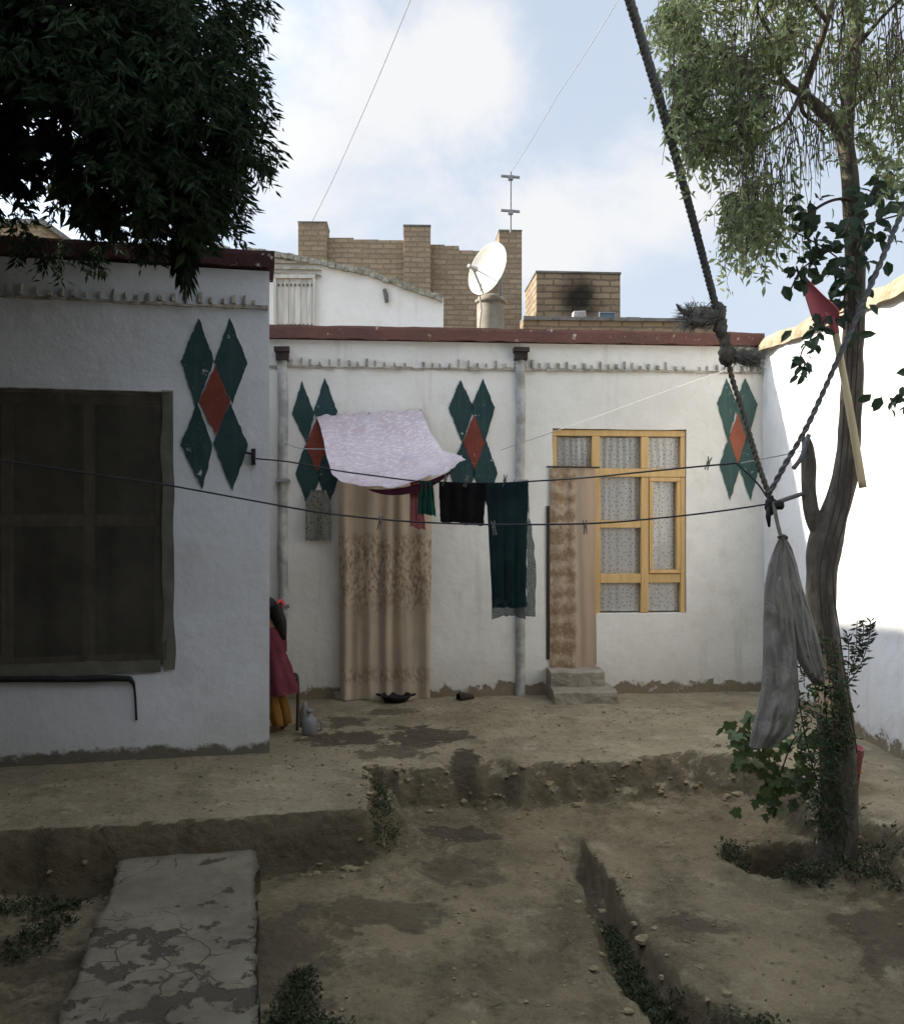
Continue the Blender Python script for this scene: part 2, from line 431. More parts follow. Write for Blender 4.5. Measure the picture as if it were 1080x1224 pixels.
MAT['sack_edge'] = fabric('pale selvedge', (.40, .38, .34), (.3, .29, .26), 20)
MAT['rope'] = simple('old dark rope', (.175, .175, .17), (.11, .11, .105), 60, .95, .6, 200, .1)
MAT['rope_brown'] = simple('old brown rope', (.17, .15, .115), (.10, .09, .068), 60, .95, .6, 200, .1)
MAT['fray'] = simple('frayed fibre', (.22, .21, .175), (.11, .105, .09), 25, .97, .4, 100, .1)
MAT['line_dark'] = simple('dark plastic line', (.02, .02, .022), (.03, .03, .03), 30, .6)
MAT['line_pale'] = simple('pale string', (.4, .39, .36), (.3, .29, .27), 30, .8)
MAT['sky_cable'] = simple('aerial cable', (.40, .41, .43), (.33, .34, .36), 30, .7)
MAT['peg'] = simple('grey wooden peg', (.22, .2, .17), (.12, .11, .10), 40, .8)
MAT['metal'] = simple('grey metal', (.28, .28, .29), (.2, .2, .2), 20, .45, .1)
MAT['pipe'] = simple('grey painted downpipe', (.50, .49, .46), (.26, .25, .23), 7, .8, .5, 40, .2, 0, .01)
MAT['black_hopper'] = simple('black rusted tin', (.03, .027, .024), (.06, .04, .03), 20, .8)
MAT['dish'] = simple('cream dish paint', (.50, .48, .42), (.42, .40, .34), 4, .5, .05, 40, .3)
MAT['tank'] = simple('mud plastered tank', (.36, .32, .25), (.22, .19, .15), 6, .95, .6, 30)
MAT['red_plastic'] = simple('sun brightened red paint', (.74, .21, .24), (.66, .16, .19), 6, .55, .1, 40, .3)  # base lightened to put sunlight into the blade colour
MAT['bucket'] = simple('dull red plastic', (.26, .05, .055), (.2, .04, .045), 6, .5, .1, 40, .3)
MAT['hose'] = simple('black rubber hose', (.012, .012, .013), (.02, .02, .02), 20, .6)
MAT['glass_dark'] = NT('x').done((.02, .022, .02), .15, None, spec=.5)
def glass():
    m = NT('window glass'); g = m.n('ShaderNodeBsdfGlossy'); g.inputs['Roughness'].default_value = .03
    t = m.n('ShaderNodeBsdfTransparent'); t.inputs['Color'].default_value = (.99, .99, .99, 1)
    fr = m.n('ShaderNodeFresnel'); fr.inputs['IOR'].default_value = 1.45
    mx = m.n('ShaderNodeMixShader'); m.l(fr.outputs[0], mx.inputs[0]); m.l(t.outputs[0], mx.inputs[1]); m.l(g.outputs[0], mx.inputs[2])
    m.l(mx.outputs[0], m.out.inputs['Surface']); return m.mat
MAT['glass'] = glass()
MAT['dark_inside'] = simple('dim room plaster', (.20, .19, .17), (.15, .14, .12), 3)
MAT['concrete'] = simple('worn grey concrete', (.27, .25, .22), (.17, .155, .13), 5, .92, .6, 30, .15, 0, .015)
MAT['step'] = simple('worn mud cement step', (.33, .29, .225), (.20, .17, .13), 6, .95, .7, 26, .1, 0, .02)
MAT['skin'] = simple('brown skin', (.36, .20, .13), (.33, .18, .115), 8, .6, .05)
MAT['hair'] = simple('black hair', (.012, .010, .009), (.02, .016, .013), 30, .5, .4, 120)
MAT['dress'] = fabric('dusty pink cotton dress', (.155, .038, .046), (.10, .026, .036), 14, .1)
MAT['trouser'] = fabric('mustard cotton trousers', (.27, .14, .035), (.20, .09, .028), 8, .1)
MAT['hairband'] = fabric('coral hair tie', (.85, .16, .13), (.75, .12, .12), 9, .2)
MAT['white_plastic'] = simple('greyed white plastic', (.21, .21, .2), (.15, .15, .145), 9, .5)
MAT['black_pan'] = simple('sooty iron pan', (.012, .011, .011), (.02, .018, .016), 20, .6)
MAT['shoe'] = simple('dark brown shoe', (.05, .03, .022), (.03, .02, .016), 20, .7)
MAT['blue_panel'] = simple('blue grey panel', (.10, .15, .20), (.07, .11, .15), 5, .25, .02, 40, .5)
MAT['roof_mud'] = simple('mud roof', (.28, .23, .16), (.2, .165, .115), 2)
MAT['orange_scrap'] = simple('orange scrap', (.6, .22, .08), (.5, .16, .05), 30, .6)
# ------------------------------------------------------------------ camera, light, sky
cam = bpy.data.cameras.new('Camera'); co = bpy.data.objects.new('Camera', cam); COL.objects.link(co)
co.location = (0, 0, EYE); co.rotation_euler = (R(90), 0, 0)
cam.sensor_fit = 'HORIZONTAL'; cam.sensor_width = 36; cam.lens = 36*F/1080; cam.clip_end = 2000; cam.clip_start = .05
scene.camera = co
SUN_EL = R(26.3); SUN_DIR = Vector((-1, .14, 0)).normalized()
SUN_DIR = Vector((SUN_DIR.x*math.cos(SUN_EL), SUN_DIR.y*math.cos(SUN_EL), math.sin(SUN_EL)))
sl = bpy.data.lights.new('Sun', 'SUN'); sl.energy = 5.0; sl.angle = R(1.3); sl.color = (1, .93, .82)
so = bpy.data.objects.new('Sun', sl); COL.objects.link(so); so.location = (-6, 2, 9)
so.rotation_euler = (-SUN_DIR).to_track_quat('-Z', 'Y').to_euler()
w = bpy.data.worlds.new('World'); scene.world = w; w.use_nodes = True
def world():
    t = w.node_tree; t.nodes.clear()
    N = lambda typ, **k: (lambda n: [setattr(n, a, b) for a, b in k.items()] and n or n)(t.nodes.new(typ))
    L = t.links.new
    out = N('ShaderNodeOutputWorld'); bg = N('ShaderNodeBackground'); bg.inputs['Strength'].default_value = .12
    sky = N('ShaderNodeTexSky', sky_type='NISHITA'); sky.sun_disc = False
    sky.sun_elevation = SUN_EL; sky.sun_rotation = math.atan2(SUN_DIR.x, SUN_DIR.y)
    sky.dust_density = 2.2; sky.air_density = 1.0; sky.altitude = 1500
    tc = N('ShaderNodeTexCoord').outputs['Generated']
    def vm(op, a, b):
        n = N('ShaderNodeVectorMath', operation=op); L(a, n.inputs[0]) if not isinstance(a, tuple) else setattr(n.inputs[0], 'default_value', a)
        n.inputs[1].default_value = b; return n
    def mr(v, a, b, lo=0, hi=1):
        n = N('ShaderNodeMapRange'); n.interpolation_type = 'SMOOTHSTEP'
        for k, q in zip(('From Min', 'From Max', 'To Min', 'To Max'), (a, b, lo, hi)): n.inputs[k].default_value = q
        L(v, n.inputs['Value']); return n.outputs['Result']
    def add(a, b, op='ADD'):
        n = N('ShaderNodeMath', operation=op); L(a, n.inputs[0])
        if isinstance(b, (int, float)): n.inputs[1].default_value = b
        else: L(b, n.inputs[1])
        return n.outputs[0]
    no = N('ShaderNodeTexNoise'); L(vm('MULTIPLY', tc, (3.4, 3.4, 4.6)).outputs[0], no.inputs['Vector'])
    no.inputs['Scale'].default_value = 1.5; no.inputs['Detail'].default_value = 9; no.inputs['Roughness'].default_value = .62; no.inputs['Distortion'].default_value = .3
    s = add(no.outputs['Fac'], 0)
    for (px, py, r, k) in [(545, 50, 70, .20), (590, 90, 70, .16), (510, 110, 90, .14), (415, 15, 40, .16), (395, 110, 90, .22), (440, 200, 130, .15), (740, 260, 110, .22), (650, 300, 90, .18), (570, 230, 120, .08), (320, 210, 90, .2), (820, 230, 60, .12)]:
        c = Vector(((px-CX)/F, 1, -(py-CY)/F)).normalized()
        d = vm('DISTANCE', tc, tuple(c)).outputs['Value']
        s = add(s, mr(d, r*1.35/F, 0, 0, k))
    for (px, py, r, k) in [(700, 90, 110, -.10), (830, 330, 90, -.07), (480, 30, 40, -.06), (640, 160, 50, -.05)]:
        c = Vector(((px-CX)/F, 1, -(py-CY)/F)).normalized()
        s = add(s, mr(vm('DISTANCE', tc, tuple(c)).outputs['Value'], r*1.4/F, 0, 0, k))
    cl = mr(s, .46, .84)
    sep = N('ShaderNodeSeparateXYZ'); L(tc, sep.inputs[0])
    veil = mr(sep.outputs[2], .85, .05, .66, .88)                       # thin high veil, thicker towards the horizon
    m0 = N('ShaderNodeMix', data_type='RGBA'); L(veil, m0.inputs[0]); L(sky.outputs[0], m0.inputs[6]); m0.inputs[7].default_value = (3.15, 3.5, 4.0, 1)
    m1 = N('ShaderNodeMix', data_type='RGBA'); L(cl, m1.inputs[0]); L(m0.outputs[2], m1.inputs[6]); m1.inputs[7].default_value = (4.05, 4.1, 4.2, 1)
    # haze glow round the sun, and unseen sky overhead brightened as added fill light
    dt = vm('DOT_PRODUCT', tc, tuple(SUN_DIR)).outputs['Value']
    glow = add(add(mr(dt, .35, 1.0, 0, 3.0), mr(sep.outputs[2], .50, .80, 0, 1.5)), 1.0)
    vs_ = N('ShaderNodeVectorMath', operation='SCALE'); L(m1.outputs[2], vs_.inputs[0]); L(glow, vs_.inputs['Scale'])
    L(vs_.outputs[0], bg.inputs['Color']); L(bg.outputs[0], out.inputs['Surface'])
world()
scene.view_settings.view_transform = 'Standard'; scene.view_settings.look = 'None'
scene.view_settings.exposure = 0.92; scene.view_settings.gamma = 1

# ------------------------------------------------------------------ plan of the yard
FA = Frame((-1.403, 7.35), (2.604, 7.70))                 # front of the back house
LF = Frame((-1.136-.9766*4, 5.73-.2149*4), (-1.136, 5.73))  # front of the left house
LU = LF.len
B = Vector((2.604, 7.70)); 
RW = Frame((2.604, 7.70), (2.604+.0636*9.5, 7.70-9.5))     # boundary wall on the right, u runs towards the camera
TZ = -.27                                                 # sunken yard below the terrace
TER = [(-.41, 4.64), (-.48, 5.45), (.4, 5.56), (1.25, 5.68), (1.75, 5.74), (1.93, 5.62), (2.02, 5.0), (2.2, 4.2), (2.5, -1.0), (2.7, -3), (6, -3), (6, 13), (-6, 13), (-6, 3.57)]
def seg(px, py, a, b):
    vx, vy = b[0]-a[0], b[1]-a[1]; wx, wy = px-a[0], py-a[1]
    t = max(0, min(1, (wx*vx+wy*vy)/(vx*vx+vy*vy))); return math.hypot(wx-t*vx, wy-t*vy)
def sd_poly(x, y, poly):
    d = 1e9; ins = False; n = len(poly)
    for i in range(n):
        a, b = poly[i], poly[(i+1) % n]
        d = min(d, seg(x, y, a, b))
        if (a[1] > y) != (b[1] > y) and x < (b[0]-a[0])*(y-a[1])/(b[1]-a[1])+a[0]: ins = not ins
    return d if ins else -d
TRENCH = [(.63, 4.98), (.70, 4.35), (.70, 3.85), (.74, 3.45), (.92, 3.05), (1.15, 2.6), (1.3, 2.0)]
def trench_w(y): return lerp(.13, .07, sstep(3.2, 4.9, y))
PIT = (1.66, 4.62)
def ground_z(x, y):
    far = max(abs(x), abs(y-4))
    if far > 9: return TZ+.03
    sd = sd_poly(x, y, TER) if far < 7 else -1
    slab = 1-sstep(-.45, -.35, x)                          # the cement slab on the left is crisper
    er = lerp(.10, .022, slab)
    sd += er*1.3*fbm(x*3.1, y*3.1, .5, 3)+er*.6*fbm(x*11, y*11, 4.2, 2)
    wd = lerp(.17, .035, slab)
    k = sstep(-wd, wd*.35, sd)
    top = .006*fbm(x*2.2, y*2.2, 1.1, 3)+lerp(.009, .005, slab)*fbm(x*9, y*9, 2.1, 4)-.02*(1-slab)*sstep(.35, 0, sd)
    if x > 1.9 and y < 6: top -= .06*sstep(6, 4.3, y)*0
    low = TZ+.030*fbm(x*1.3, y*1.3, 5.5, 3)+.016*fbm(x*5, y*5, 6.5, 3)+.008*fbm(x*15, y*15, 8.1, 3)
    low += .05*sstep(.45, 0, -sd)*(1-slab)                  # washed-down earth against the terrace foot
    low -= .07*slab*sstep(.35, .05, -sd)*sstep(-1.6, -1.0, -abs(x+1.6)-.9)
    d = min(seg(x, y, a, b) for a, b in zip(TRENCH, TRENCH[1:]))+.03*fbm(x*5, y*5, 3.7, 3)
    tw = trench_w(y)
    low -= .11*sstep(tw*1.0, tw*.45, d)*sstep(5.05, 4.8, y)
    low += .007*math.exp(-((d-tw*1.6)/.06)**2)
    pd = math.hypot((x-PIT[0])/1.1, y-PIT[1])+.03*fbm(x*6, y*6, 1.7, 2)
    low -= .30*sstep(.22, .13, pd); low += .03*math.exp(-((pd-.27)/.06)**2)
    td = math.hypot(x-1.89, y-4.5); low += .05*sstep(.4, .1, td)
    return lerp(low, top, k)
def axis(lo, hi, st, far):
    c = [lo+st*i for i in range(int(round((hi-lo)/st))+1)]
    s = st*4; a = []; x = c[-1]
    while x < far: x += s; s *= 1.45; a.append(x)
    s = st*4; b = []; x = c[0]
    while x > -far: x -= s; s *= 1.45; b.append(x)
    return b[::-1]+c+a
def build_ground():
    xs = axis(-3.1, 3.0, .024, 500); ys = axis(2.3, 7.7, .020, 500)
    def sh(x):
        x = max(-3.2, min(3.2, x)); return (x+.41)*(.1914 if x < -.41 else .13)
    vs = [(x, y+sh(x), ground_z(x, y+sh(x))) for x in xs for y in ys]; nx, ny = len(xs), len(ys)
    g = MB(); t = MB(); g.v = vs; keep = {}
    for i in range(nx-1):
        for j in range(ny-1):
            q = (i*ny+j, (i+1)*ny+j, (i+1)*ny+j+1, i*ny+j+1)
            cx, cy = (xs[i]+xs[i+1])/2, (vs[q[0]][1]+vs[q[2]][1])/2
            zm = sum(vs[k][2] for k in q)/4
            ter = max(abs(cx), abs(cy-4)) < 8 and zm > TZ+.075 and sd_poly(cx, cy, TER) > -.25
            (keep.setdefault('t' if ter else 'g', [])).append(q)
    for key, nm, mt in (('g', 'ground', MAT['soil']), ('t', 'terrace', MAT['terrace'])):
        mb = MB(); mp = {}
        for q in keep[key]:
            f = []
            for k in q:
                if k not in mp: mp[k] = len(mb.v); mb.v.append(vs[k])
                f.append(mp[k])
            mb.f.append(tuple(f)); mb.m.append(0)
        tag(mb.build(nm, mt, smooth=True), kind='structure')
def soil_mat(name, a, b, pale, stains, crack=.0, bump=.6):
    m = NT(name); x, y, z = m.xyz()
    c = m.mix(m.rmp(m.noise(1.4, 6, .65), .3, .7), a, b)
    c = m.mix(m.rmp(m.noise(4.5, 8, .72), .52, .70, 0, .7), c, pale)
    c = m.mix(m.rmp(m.noise(2.6, 9, .75), .50, .64, 0, .65), c, tuple(v*.72 for v in b))
    c = m.mix(m.rmp(m.noise(12, 8, .75), .53, .68, 0, .7), c, tuple(v*.55 for v in b))
    c = m.mix(m.rmp(m.noise(70, 4, .8), .5, .75, 0, .45), c, tuple(v*1.3 for v in pale))
    rough = .95
    wet = None
    for (sx, sy, rx, ry, k) in stains:
        y_ = ry < .25
        dx = m.math('DIVIDE', m.math('SUBTRACT', x, sx), rx); dy = m.math('DIVIDE', m.math('SUBTRACT', y, sy), ry)
        d = m.math('SQRT', m.math('ADD', m.math('MULTIPLY', dx, dx), m.math('MULTIPLY', dy, dy)))
        d = m.math('ADD', d, m.math('MULTIPLY', m.math('SUBTRACT', m.noise(6.5, 6, .65), .5), 3.2 if rx > .08 or y_ else 1.2))
        s = m.rmp(d, 1.0, .72, 0, k); wet = s if wet is None else m.math('MAXIMUM', wet, s)
    if wet is not None:
        c = m.mix(wet, c, (.06, .046, .03)); rough = m.rmp(wet, 0, 1, .95, .7)
    gn = m.n('ShaderNodeNewGeometry'); nzv = m.xyz(gn.outputs['True Normal'])[2]
    face = m.rmp(m.math('ADD', nzv, m.math('MULTIPLY', m.math('SUBTRACT', m.noise(7, 6, .7), .5), .5)), .86, .62, 0, .8)
    c = m.mix(face, c, m.mix(m.noise(11, 6, .7), (.16, .125, .075), (.07, .056, .034)))   # raw mud of the risers under the trodden skin
    h = m.math('ADD', m.math('MULTIPLY', m.noise(9, 8, .7), 1.0), m.math('ADD', m.math('MULTIPLY', m.noise(48, 6, .8), .5), m.math('MULTIPLY', m.rmp(m.vor(17, vec=m.vmul(m.co, (1, 1, 1))), .1, .6), -.28)))
    if crack:
        wv = m.n('ShaderNodeVectorMath', operation='ADD'); nn = m.n('ShaderNodeTexNoise'); nn.inputs['Scale'].default_value = 4
        m.l(m.co, nn.inputs['Vector']); sc = m.vmul(nn.outputs['Color'], (.25, .25, .25)); m.l(m.co, wv.inputs[0]); m.l(sc, wv.inputs[1])
        e = m.rmp(m.vor(4.3, 'DISTANCE_TO_EDGE', wv.outputs[0]), .028, .008)
        e = m.math('MULTIPLY', e, m.rmp(m.noise(2.2, 4), .44, .6, 0, crack))
        c = m.mix(e, c, (.04, .034, .027)); h = m.math('SUBTRACT', h, m.math('MULTIPLY', e, 1.2))
    return m.done(c, rough, h, bump, .04, .12)
MAT['soil'] = soil_mat('yard soil', (.27, .218, .13), (.125, .099, .06), (.37, .31, .205),
    [(.05, 4.55, .2, .22, .55), (-.3, 4.05, .3, .16, .6), (1.05, 4.0, .16, .1, .6), (-.75, 3.6, .35, .5, .55), (.05, 3.55, .5, .25, .3), (.0, 5.0, .28, .16, .8), (.68, 4.6, .05, .3, .8), (.71, 4.1, .06, .4, .85), (.72, 3.6, .07, .35, .85), (.95, 3.1, .15, .2, .85), (2.0, 3.8, .4, .5, .6), (-2.0, 3.6, .7, .25, .6)], .0, .9)
MAT['terrace'] = soil_mat('trodden terrace', (.34, .285, .185), (.22, .18, .115), (.44, .375, .265),
    [(-.72, 6.1, .30, .22, .85), (-.2, 6.15, .35, .28, .85), (.08, 5.55, .10, .34, .9), (-.35, 5.75, .28, .16, .7), (-.42, 6.9, .22, .12, .6), (-.75, 6.55, .25, .16, .7)], .0, .8)
build_ground()

def path():
    # worn cement path sunk below the slab, runs square to the left house
    fr = (P(307, 1010, 4.588), P(160, 1016, 4.50)); d = Vector((-.2149, .9766)) * -1
    r0 = Vector((-.985, 4.60)); l0 = Vector((-1.60, 4.465)); L = 4.6
    zt = -.16; mb = MB(); nu, nv = 26, 170
    def fn(a, b):
        p = l0.lerp(r0, a)+d*(b*L); e = min(a, 1-a)
        z = zt+.006*fbm(p.x*3, p.y*3, 2.2, 4)
        jag = (.022*fbm(p.x*3, p.y*5, 9, 3)+.012*fbm(p.x*20, p.y*22, 2, 3))*(1 if a in (0, 1) else 0); z -= .02*max(0, fbm(p.x*9, p.y*9, 6, 3))*(1 if a in (0, 1) else 0)
        return Vector((p.x+jag, p.y, z))
    mb.grid(fn, nu, nv)
    top = list(mb.v)
    for a in (0, nu):
        for j in range(nv):
            i0, i1 = a*(nv+1)+j, a*(nv+1)+j+1; o = len(mb.v)
            out = -.012 if a == 0 else .012
            mb.v += [(top[i0][0]+out, top[i0][1], -.45), (top[i1][0]+out, top[i1][1], -.45)]
            mb.f.append((i0, i1, o+1, o)); mb.m.append(0)
    m = NT('cracked cement path')
    c = m.mix(m.rmp(m.noise(2.2, 7, .7), .3, .7), (.20, .178, .128), (.13, .115, .083))
    c = m.mix(m.rmp(m.noise(22, 7, .75), .52, .72, 0, .5), c, (.12, .105, .085))
    c = m.mix(m.rmp(m.noise(3.7, 8, .75), .46, .66, 0, .7), c, (.11, .09, .06))
    wv = m.n('ShaderNodeVectorMath', operation='ADD'); nn = m.n('ShaderNodeTexNoise'); nn.inputs['Scale'].default_value = 5
    m.l(m.co, nn.inputs['Vector']); m.l(m.co, wv.inputs[0]); m.l(m.vmul(nn.outputs['Color'], (.2, .2, .2)), wv.inputs[1])
    x, y, z = m.xyz()
    near = m.rmp(y, 4.0, 3.5)
    e = m.math('MULTIPLY', m.rmp(m.vor(5.2, 'DISTANCE_TO_EDGE', wv.outputs[0]), .022, .006), m.math('ADD', m.math('MULTIPLY', near, m.rmp(m.noise(3.1, 3), .46, .58, 0, .8)), m.rmp(m.noise(2.6, 3), .60, .66, 0, .5)))
    hole = m.rmp(m.math('ADD', m.math('MULTIPLY', m.noise(6.5, 6, .6), 1.), m.math('MULTIPLY', near, .12)), .63, .69, 0, .9)
    k = m.math('MAXIMUM', m.math('MINIMUM', e, 1), hole)
    c = m.mix(k, c, (.06, .05, .036))
    h = m.math('SUBTRACT', m.math('MULTIPLY', m.noise(20, 7, .75), .5), k)
    mt = m.done(c, .93, h, .7, .025, .12)
    tag(mb.build('path', mt, smooth=True), kind='structure')
path()

# ------------------------------------------------------------------ painted motif: four green lozenges and a red one
def lozenge(mb, fr, t, l, b, r, out, mi=0):
    cx_ = (t[0]+b[0]+l[0]+r[0])/4; cy_ = (t[1]+b[1]+l[1]+r[1])/4; gw = 1.17 if mi == 0 else 1.0
    t, l, b, r = [(cx_+(q[0]-cx_)*gw, cy_+(q[1]-cy_)*gw) for q in (t, l, b, r)]
    vs = []
    for a, q in ((t, l), (l, b), (b, r), (r, t)):
        for k in range(14):
            f = k/14; px, py = lerp(a[0], q[0], f), lerp(a[1], q[1], f)
            u, z = fr.uz(px, py, 0); e = .007
            vs.append(fr.pt(u+e*fbm(u*28, z*28, 1, 2), z+e*fbm(u*28, z*28, 5, 2), out))
    n = len(vs); cen = sum(vs, Vector())/n; vs = [cen]+vs
    mb.add(vs, [(0, 1+i, 1+(i+1) % n) for i in range(n)], 0)
def motif(parent, fr, ul, ur, ll, lr, red, g='green', rd='red', out=.0065):
    mb = MB()
    for q in (ul, ur, ll, lr): lozenge(mb, fr, *q, out)
    o = mb.build('painted_motif', MAT[g], parent)
    mr_ = MB(); lozenge(mr_, fr, *red, out+.0025, 1)
    mr_.build('painted_lozenge', MAT[rd], o)

def dentil(parent, fr, u0, u1, z, seed, tooth=.05):
    rnd = random.Random(seed); mb = MB()
    k = int((u1-u0)/.09)
    for i in range(k):
        a = u0+(u1-u0)*i/k; b = u0+(u1-u0)*(i+1)/k
        mb.fbox(fr, a, b+.002*rnd.random(), z-.014+rnd.uniform(-.004, .004), z+.006+rnd.uniform(-.008, .006), -.02, .015+rnd.uniform(-.008, .01))
    u = u0+.03
    while u < u1-.02:
        if rnd.random() < .93:
            h = tooth*rnd.uniform(.45, 1.25); ww = rnd.uniform(.010, .022)
            mb.fbox(fr, u, u+ww, z+.012, z+.012+h, -.02, .024+rnd.uniform(-.008, .012), jit=.003)
        u += .072*rnd.uniform(.85, 1.15)
    mb.build('dentil_course', MAT['dentil'], parent)

def cornice(parent, fr, u0, u1, z0, z1, o0, o1, mat, seed):
    """band with a chipped lower edge"""
    mb = MB(); n = int((u1-u0)/.05)
    sec = [(o0, z1), (o1, z1), (o1+.004, z1-.02), (o1, z0), (o0, z0)]
    def fn(a, b):
        k = b*(len(sec)-1); i = min(int(k), len(sec)-2); t = k-i
        o = lerp(sec[i][0], sec[i+1][0], t); z = lerp(sec[i][1], sec[i+1][1], t); u = lerp(u0, u1, a)
        if i >= 2: z += .012*fbm(u*7, seed, 0, 3)
        if i <= 1: z += .010*fbm(u*5, seed, 3, 3)
        return fr.pt(u, z, o+.004*nz(u*6, z*9, seed))
    mb.grid(fn, n, len(sec)-1)
    for a in (0, n):
        b = a*len(sec); mb.f.append(tuple(b+i for i in range(len(sec)))); mb.m.append(0)
    return mb.build('cornice', mat, parent)

# ------------------------------------------------------------------ the back house
bh = thing('whitewashed_house', (.6, 7.5, 0), 'low whitewashed house across the yard with ochre window, curtained doorway and red roof band', 'house')
def build_back_house():
    w = FA
    d1 = (w.uz(407, 560)[0], w.uz(505, 560)[0], .02, 1.83)
    uA, uM = w.uz(660, 560)[0], w.uz(712, 560)[0]
    uB = w.uz(820, 560)[0]
    zt = w.uz(740, 513)[1]; zs = w.uz(770, 733)[1]; zd = .24
    win = (uM, uB, zs, zt); dor = (uA, uM, zd, zt)
    wall_mesh(w, -1.0, w.len+.004, -.02, 2.88, .34, [d1, win, dor]).build('wall', MAT['plaster_back'], bh)
    # other walls, rooms behind the openings, roof
    mb = MB()
    mb.fbox(w, -1.0, -.75, -.1, 2.86, -4.6, -.341); mb.fbox(w, w.len-.25, w.len, -.1, 2.86, -4.6, -.341)
    mb.fbox(w, -1.0, w.len, -.1, 2.86, -4.85, -4.601)
    mb.fbox(w, -.749, w.len-.251, -.1, 2.80, -2.6, -2.4)
    mb.build('side_wall', MAT['dark_inside'], bh)
    mb = MB(); mb.fbox(w, -1.0, w.len, 2.882, 2.93, -4.85, -.10); mb.build('roof', MAT['roof_mud'], bh)
    zb = w.uz(600, 409)[1]; zc = w.uz(600, 394)[1]
    cornice(bh, w, -1.0, w.len-.01, zb, zc, -.12, .045, MAT['cornice'], 2.2)
    dentil(bh, w, -1.0, w.len-.02, w.uz(600, 441)[1], 5)
    motif(bh, w, ((361,461),(351,494),(366,526),(374,494)), ((388,457),(377,492),(391,530),(401,492)), ((365,536),(355,566),(368,601),(382,568)), ((392,532),(380,566),(392,601),(405,566)), ((378,500),(365,533),(379,564),(391,533)))
    motif(bh, w, ((550,459),(538,488),(552,524),(564,488)), ((577,458),(564,488),(578,526),(589,488)), ((553,533),(539,565),(554,600),(566,565)), ((580,530),(566,565),(582,600),(592,565)), ((566,496),(553,529),(567,561),(579,529)))
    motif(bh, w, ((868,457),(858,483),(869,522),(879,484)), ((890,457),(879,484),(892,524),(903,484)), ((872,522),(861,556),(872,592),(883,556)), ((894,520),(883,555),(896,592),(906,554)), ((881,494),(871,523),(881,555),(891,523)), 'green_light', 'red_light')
    # downpipes
    for px in (338, 621.5):
        u = w.uz(px, 600)[0]; zt2 = w.uz(px, 430)[1]; mb = MB()
        def fn(a, b, u=u, zt2=zt2):
            q = a*math.pi; z = lerp(-.02, zt2, b); r = 1+.10*fbm(z*3, u, 0, 3)
            return w.pt(u-math.cos(q)*.04*r+.006*fbm(z*2, u, 5, 2), z, .0+.055*r*math.sin(q))
        mb.grid(fn, 8, 60)
        o = mb.build('downpipe', MAT['pipe'], bh, smooth=True)
        h = MB(); h.fbox(w, u-.05, u+.05, zt2-.01, zt2+.055, .0, .085, jit=.004); h.fbox(w, u-.058, u+.058, zt2+.0555, zt2+.09, -.0, .098, jit=.005)
        h.build('hopper', MAT['black_hopper'], o)
        for z in (.75, 1.75):
            c = MB(); c.fbox(w, u-.056, u+.056, z-.012, z+.012, -.002, .062, jit=.003)
            c.build('pipe_clip', MAT['metal'], o)
    # window: ochre frame with transom row, sash and curtain
    fo0, fo1 = -.085, -.015
    U_ = lambda px: w.uz(px, 600, fo1)[0]
    Z_ = lambda py: w.uz(740, py, fo1)[1]
    uA2, uB2 = uA+.004, uB-.004
    zT = zt-.006
    f = MB()
    def bar(u0, u1, z0, z1, o0=fo0, o1=fo1): f.fbox(w, u0, u1, z0, z1, o0, o1)
    zr0, zr1 = Z_(570), Z_(560)
    m1a, m1b, m2a, m2b = U_(707), U_(717), U_(766), U_(775)
    ra = U_(813)
    t = .002
    bar(uA2, uB2, zT-.05, zT)                                  # head
    bar(uA2, uA2+.035, zr1+t, zT-.05-t)                        # left post of the transom row
    bar(m1a, m1b, zr1+t, zT-.05-t); bar(m2a, m2b, zr1+t, zT-.05-t); bar(ra, uB2, zr1+t, zT-.05-t)
    bar(uA2, uB2, zr0, zr1, fo0, fo1+.006)                     # transom
    zb0 = zs+.004
    bar(m1a, m1b, zd+.01, zr0-t)                               # door post / window post
    bar(m2a, m2b, zb0, zr0-t)
    bar(ra, uB2, zb0, zr0-t)
    zq0, zq1 = Z_(697), Z_(686)
    bar(m1b+t, m2a-t, zq0, zq1, fo0+.01, fo1-.004); bar(m1b+t, m2a-t, Z_(631), Z_(622), fo0+.01, fo1-.004)
    bar(m2b+t, ra-t, zq0, zq1, fo0+.01, fo1-.004)
    fr_ = f.build('window', MAT['yellow_wood'], bh, bevel=.004)
    s = MB()                                                   # sash in the right light
    a0, a1, b0, b1 = m2b+.004, ra-.004, zq1+.004, zr0-.004
    for q in ((a0, a1, b0, b0+.028), (a0, a1, b1-.034, b1), (a0, a0+.03, b0+.030, b1-.036), (a1-.03, a1, b0+.030, b1-.036)):
        s.fbox(w, *q, fo0+.012, fo1+.010)
    s.build('sash', MAT['yellow_wood'], fr_, bevel=.003)
    g = MB(); g.grid(lambda a, b: w.pt(lerp(m1b, ra, a), lerp(zb0, zr0, b), fo0+.032+.0015*nz(a*3, b*3)), 6, 8); g.grid(lambda a, b: w.pt(lerp(uA2+.03, uB2-.02, a), lerp(zr1, zT-.05, b), fo0+.036), 4, 2)
    g.build('pane', MAT['glass'], fr_)
    c = MB()
    def cf(a, b):
        u = lerp(m1b-.01, ra+.03, a); z = lerp(zs+.01, zr0+.03, b)
        lf = 1 if u < m2a else .35
        o = -.083+lf*.008*math.sin(u*80+5*nz(u*6, z*.5, 2))*(.4+abs(nz(u*9, z*.4, 5))*1.6)+.008*nz(u*14, z*1.1, 8)
        return w.pt(u, z, o)
    c.grid(cf, 150, 30)
    c.build('curtain', MAT['dot_curtain'], fr_, smooth=True)
    c = MB()
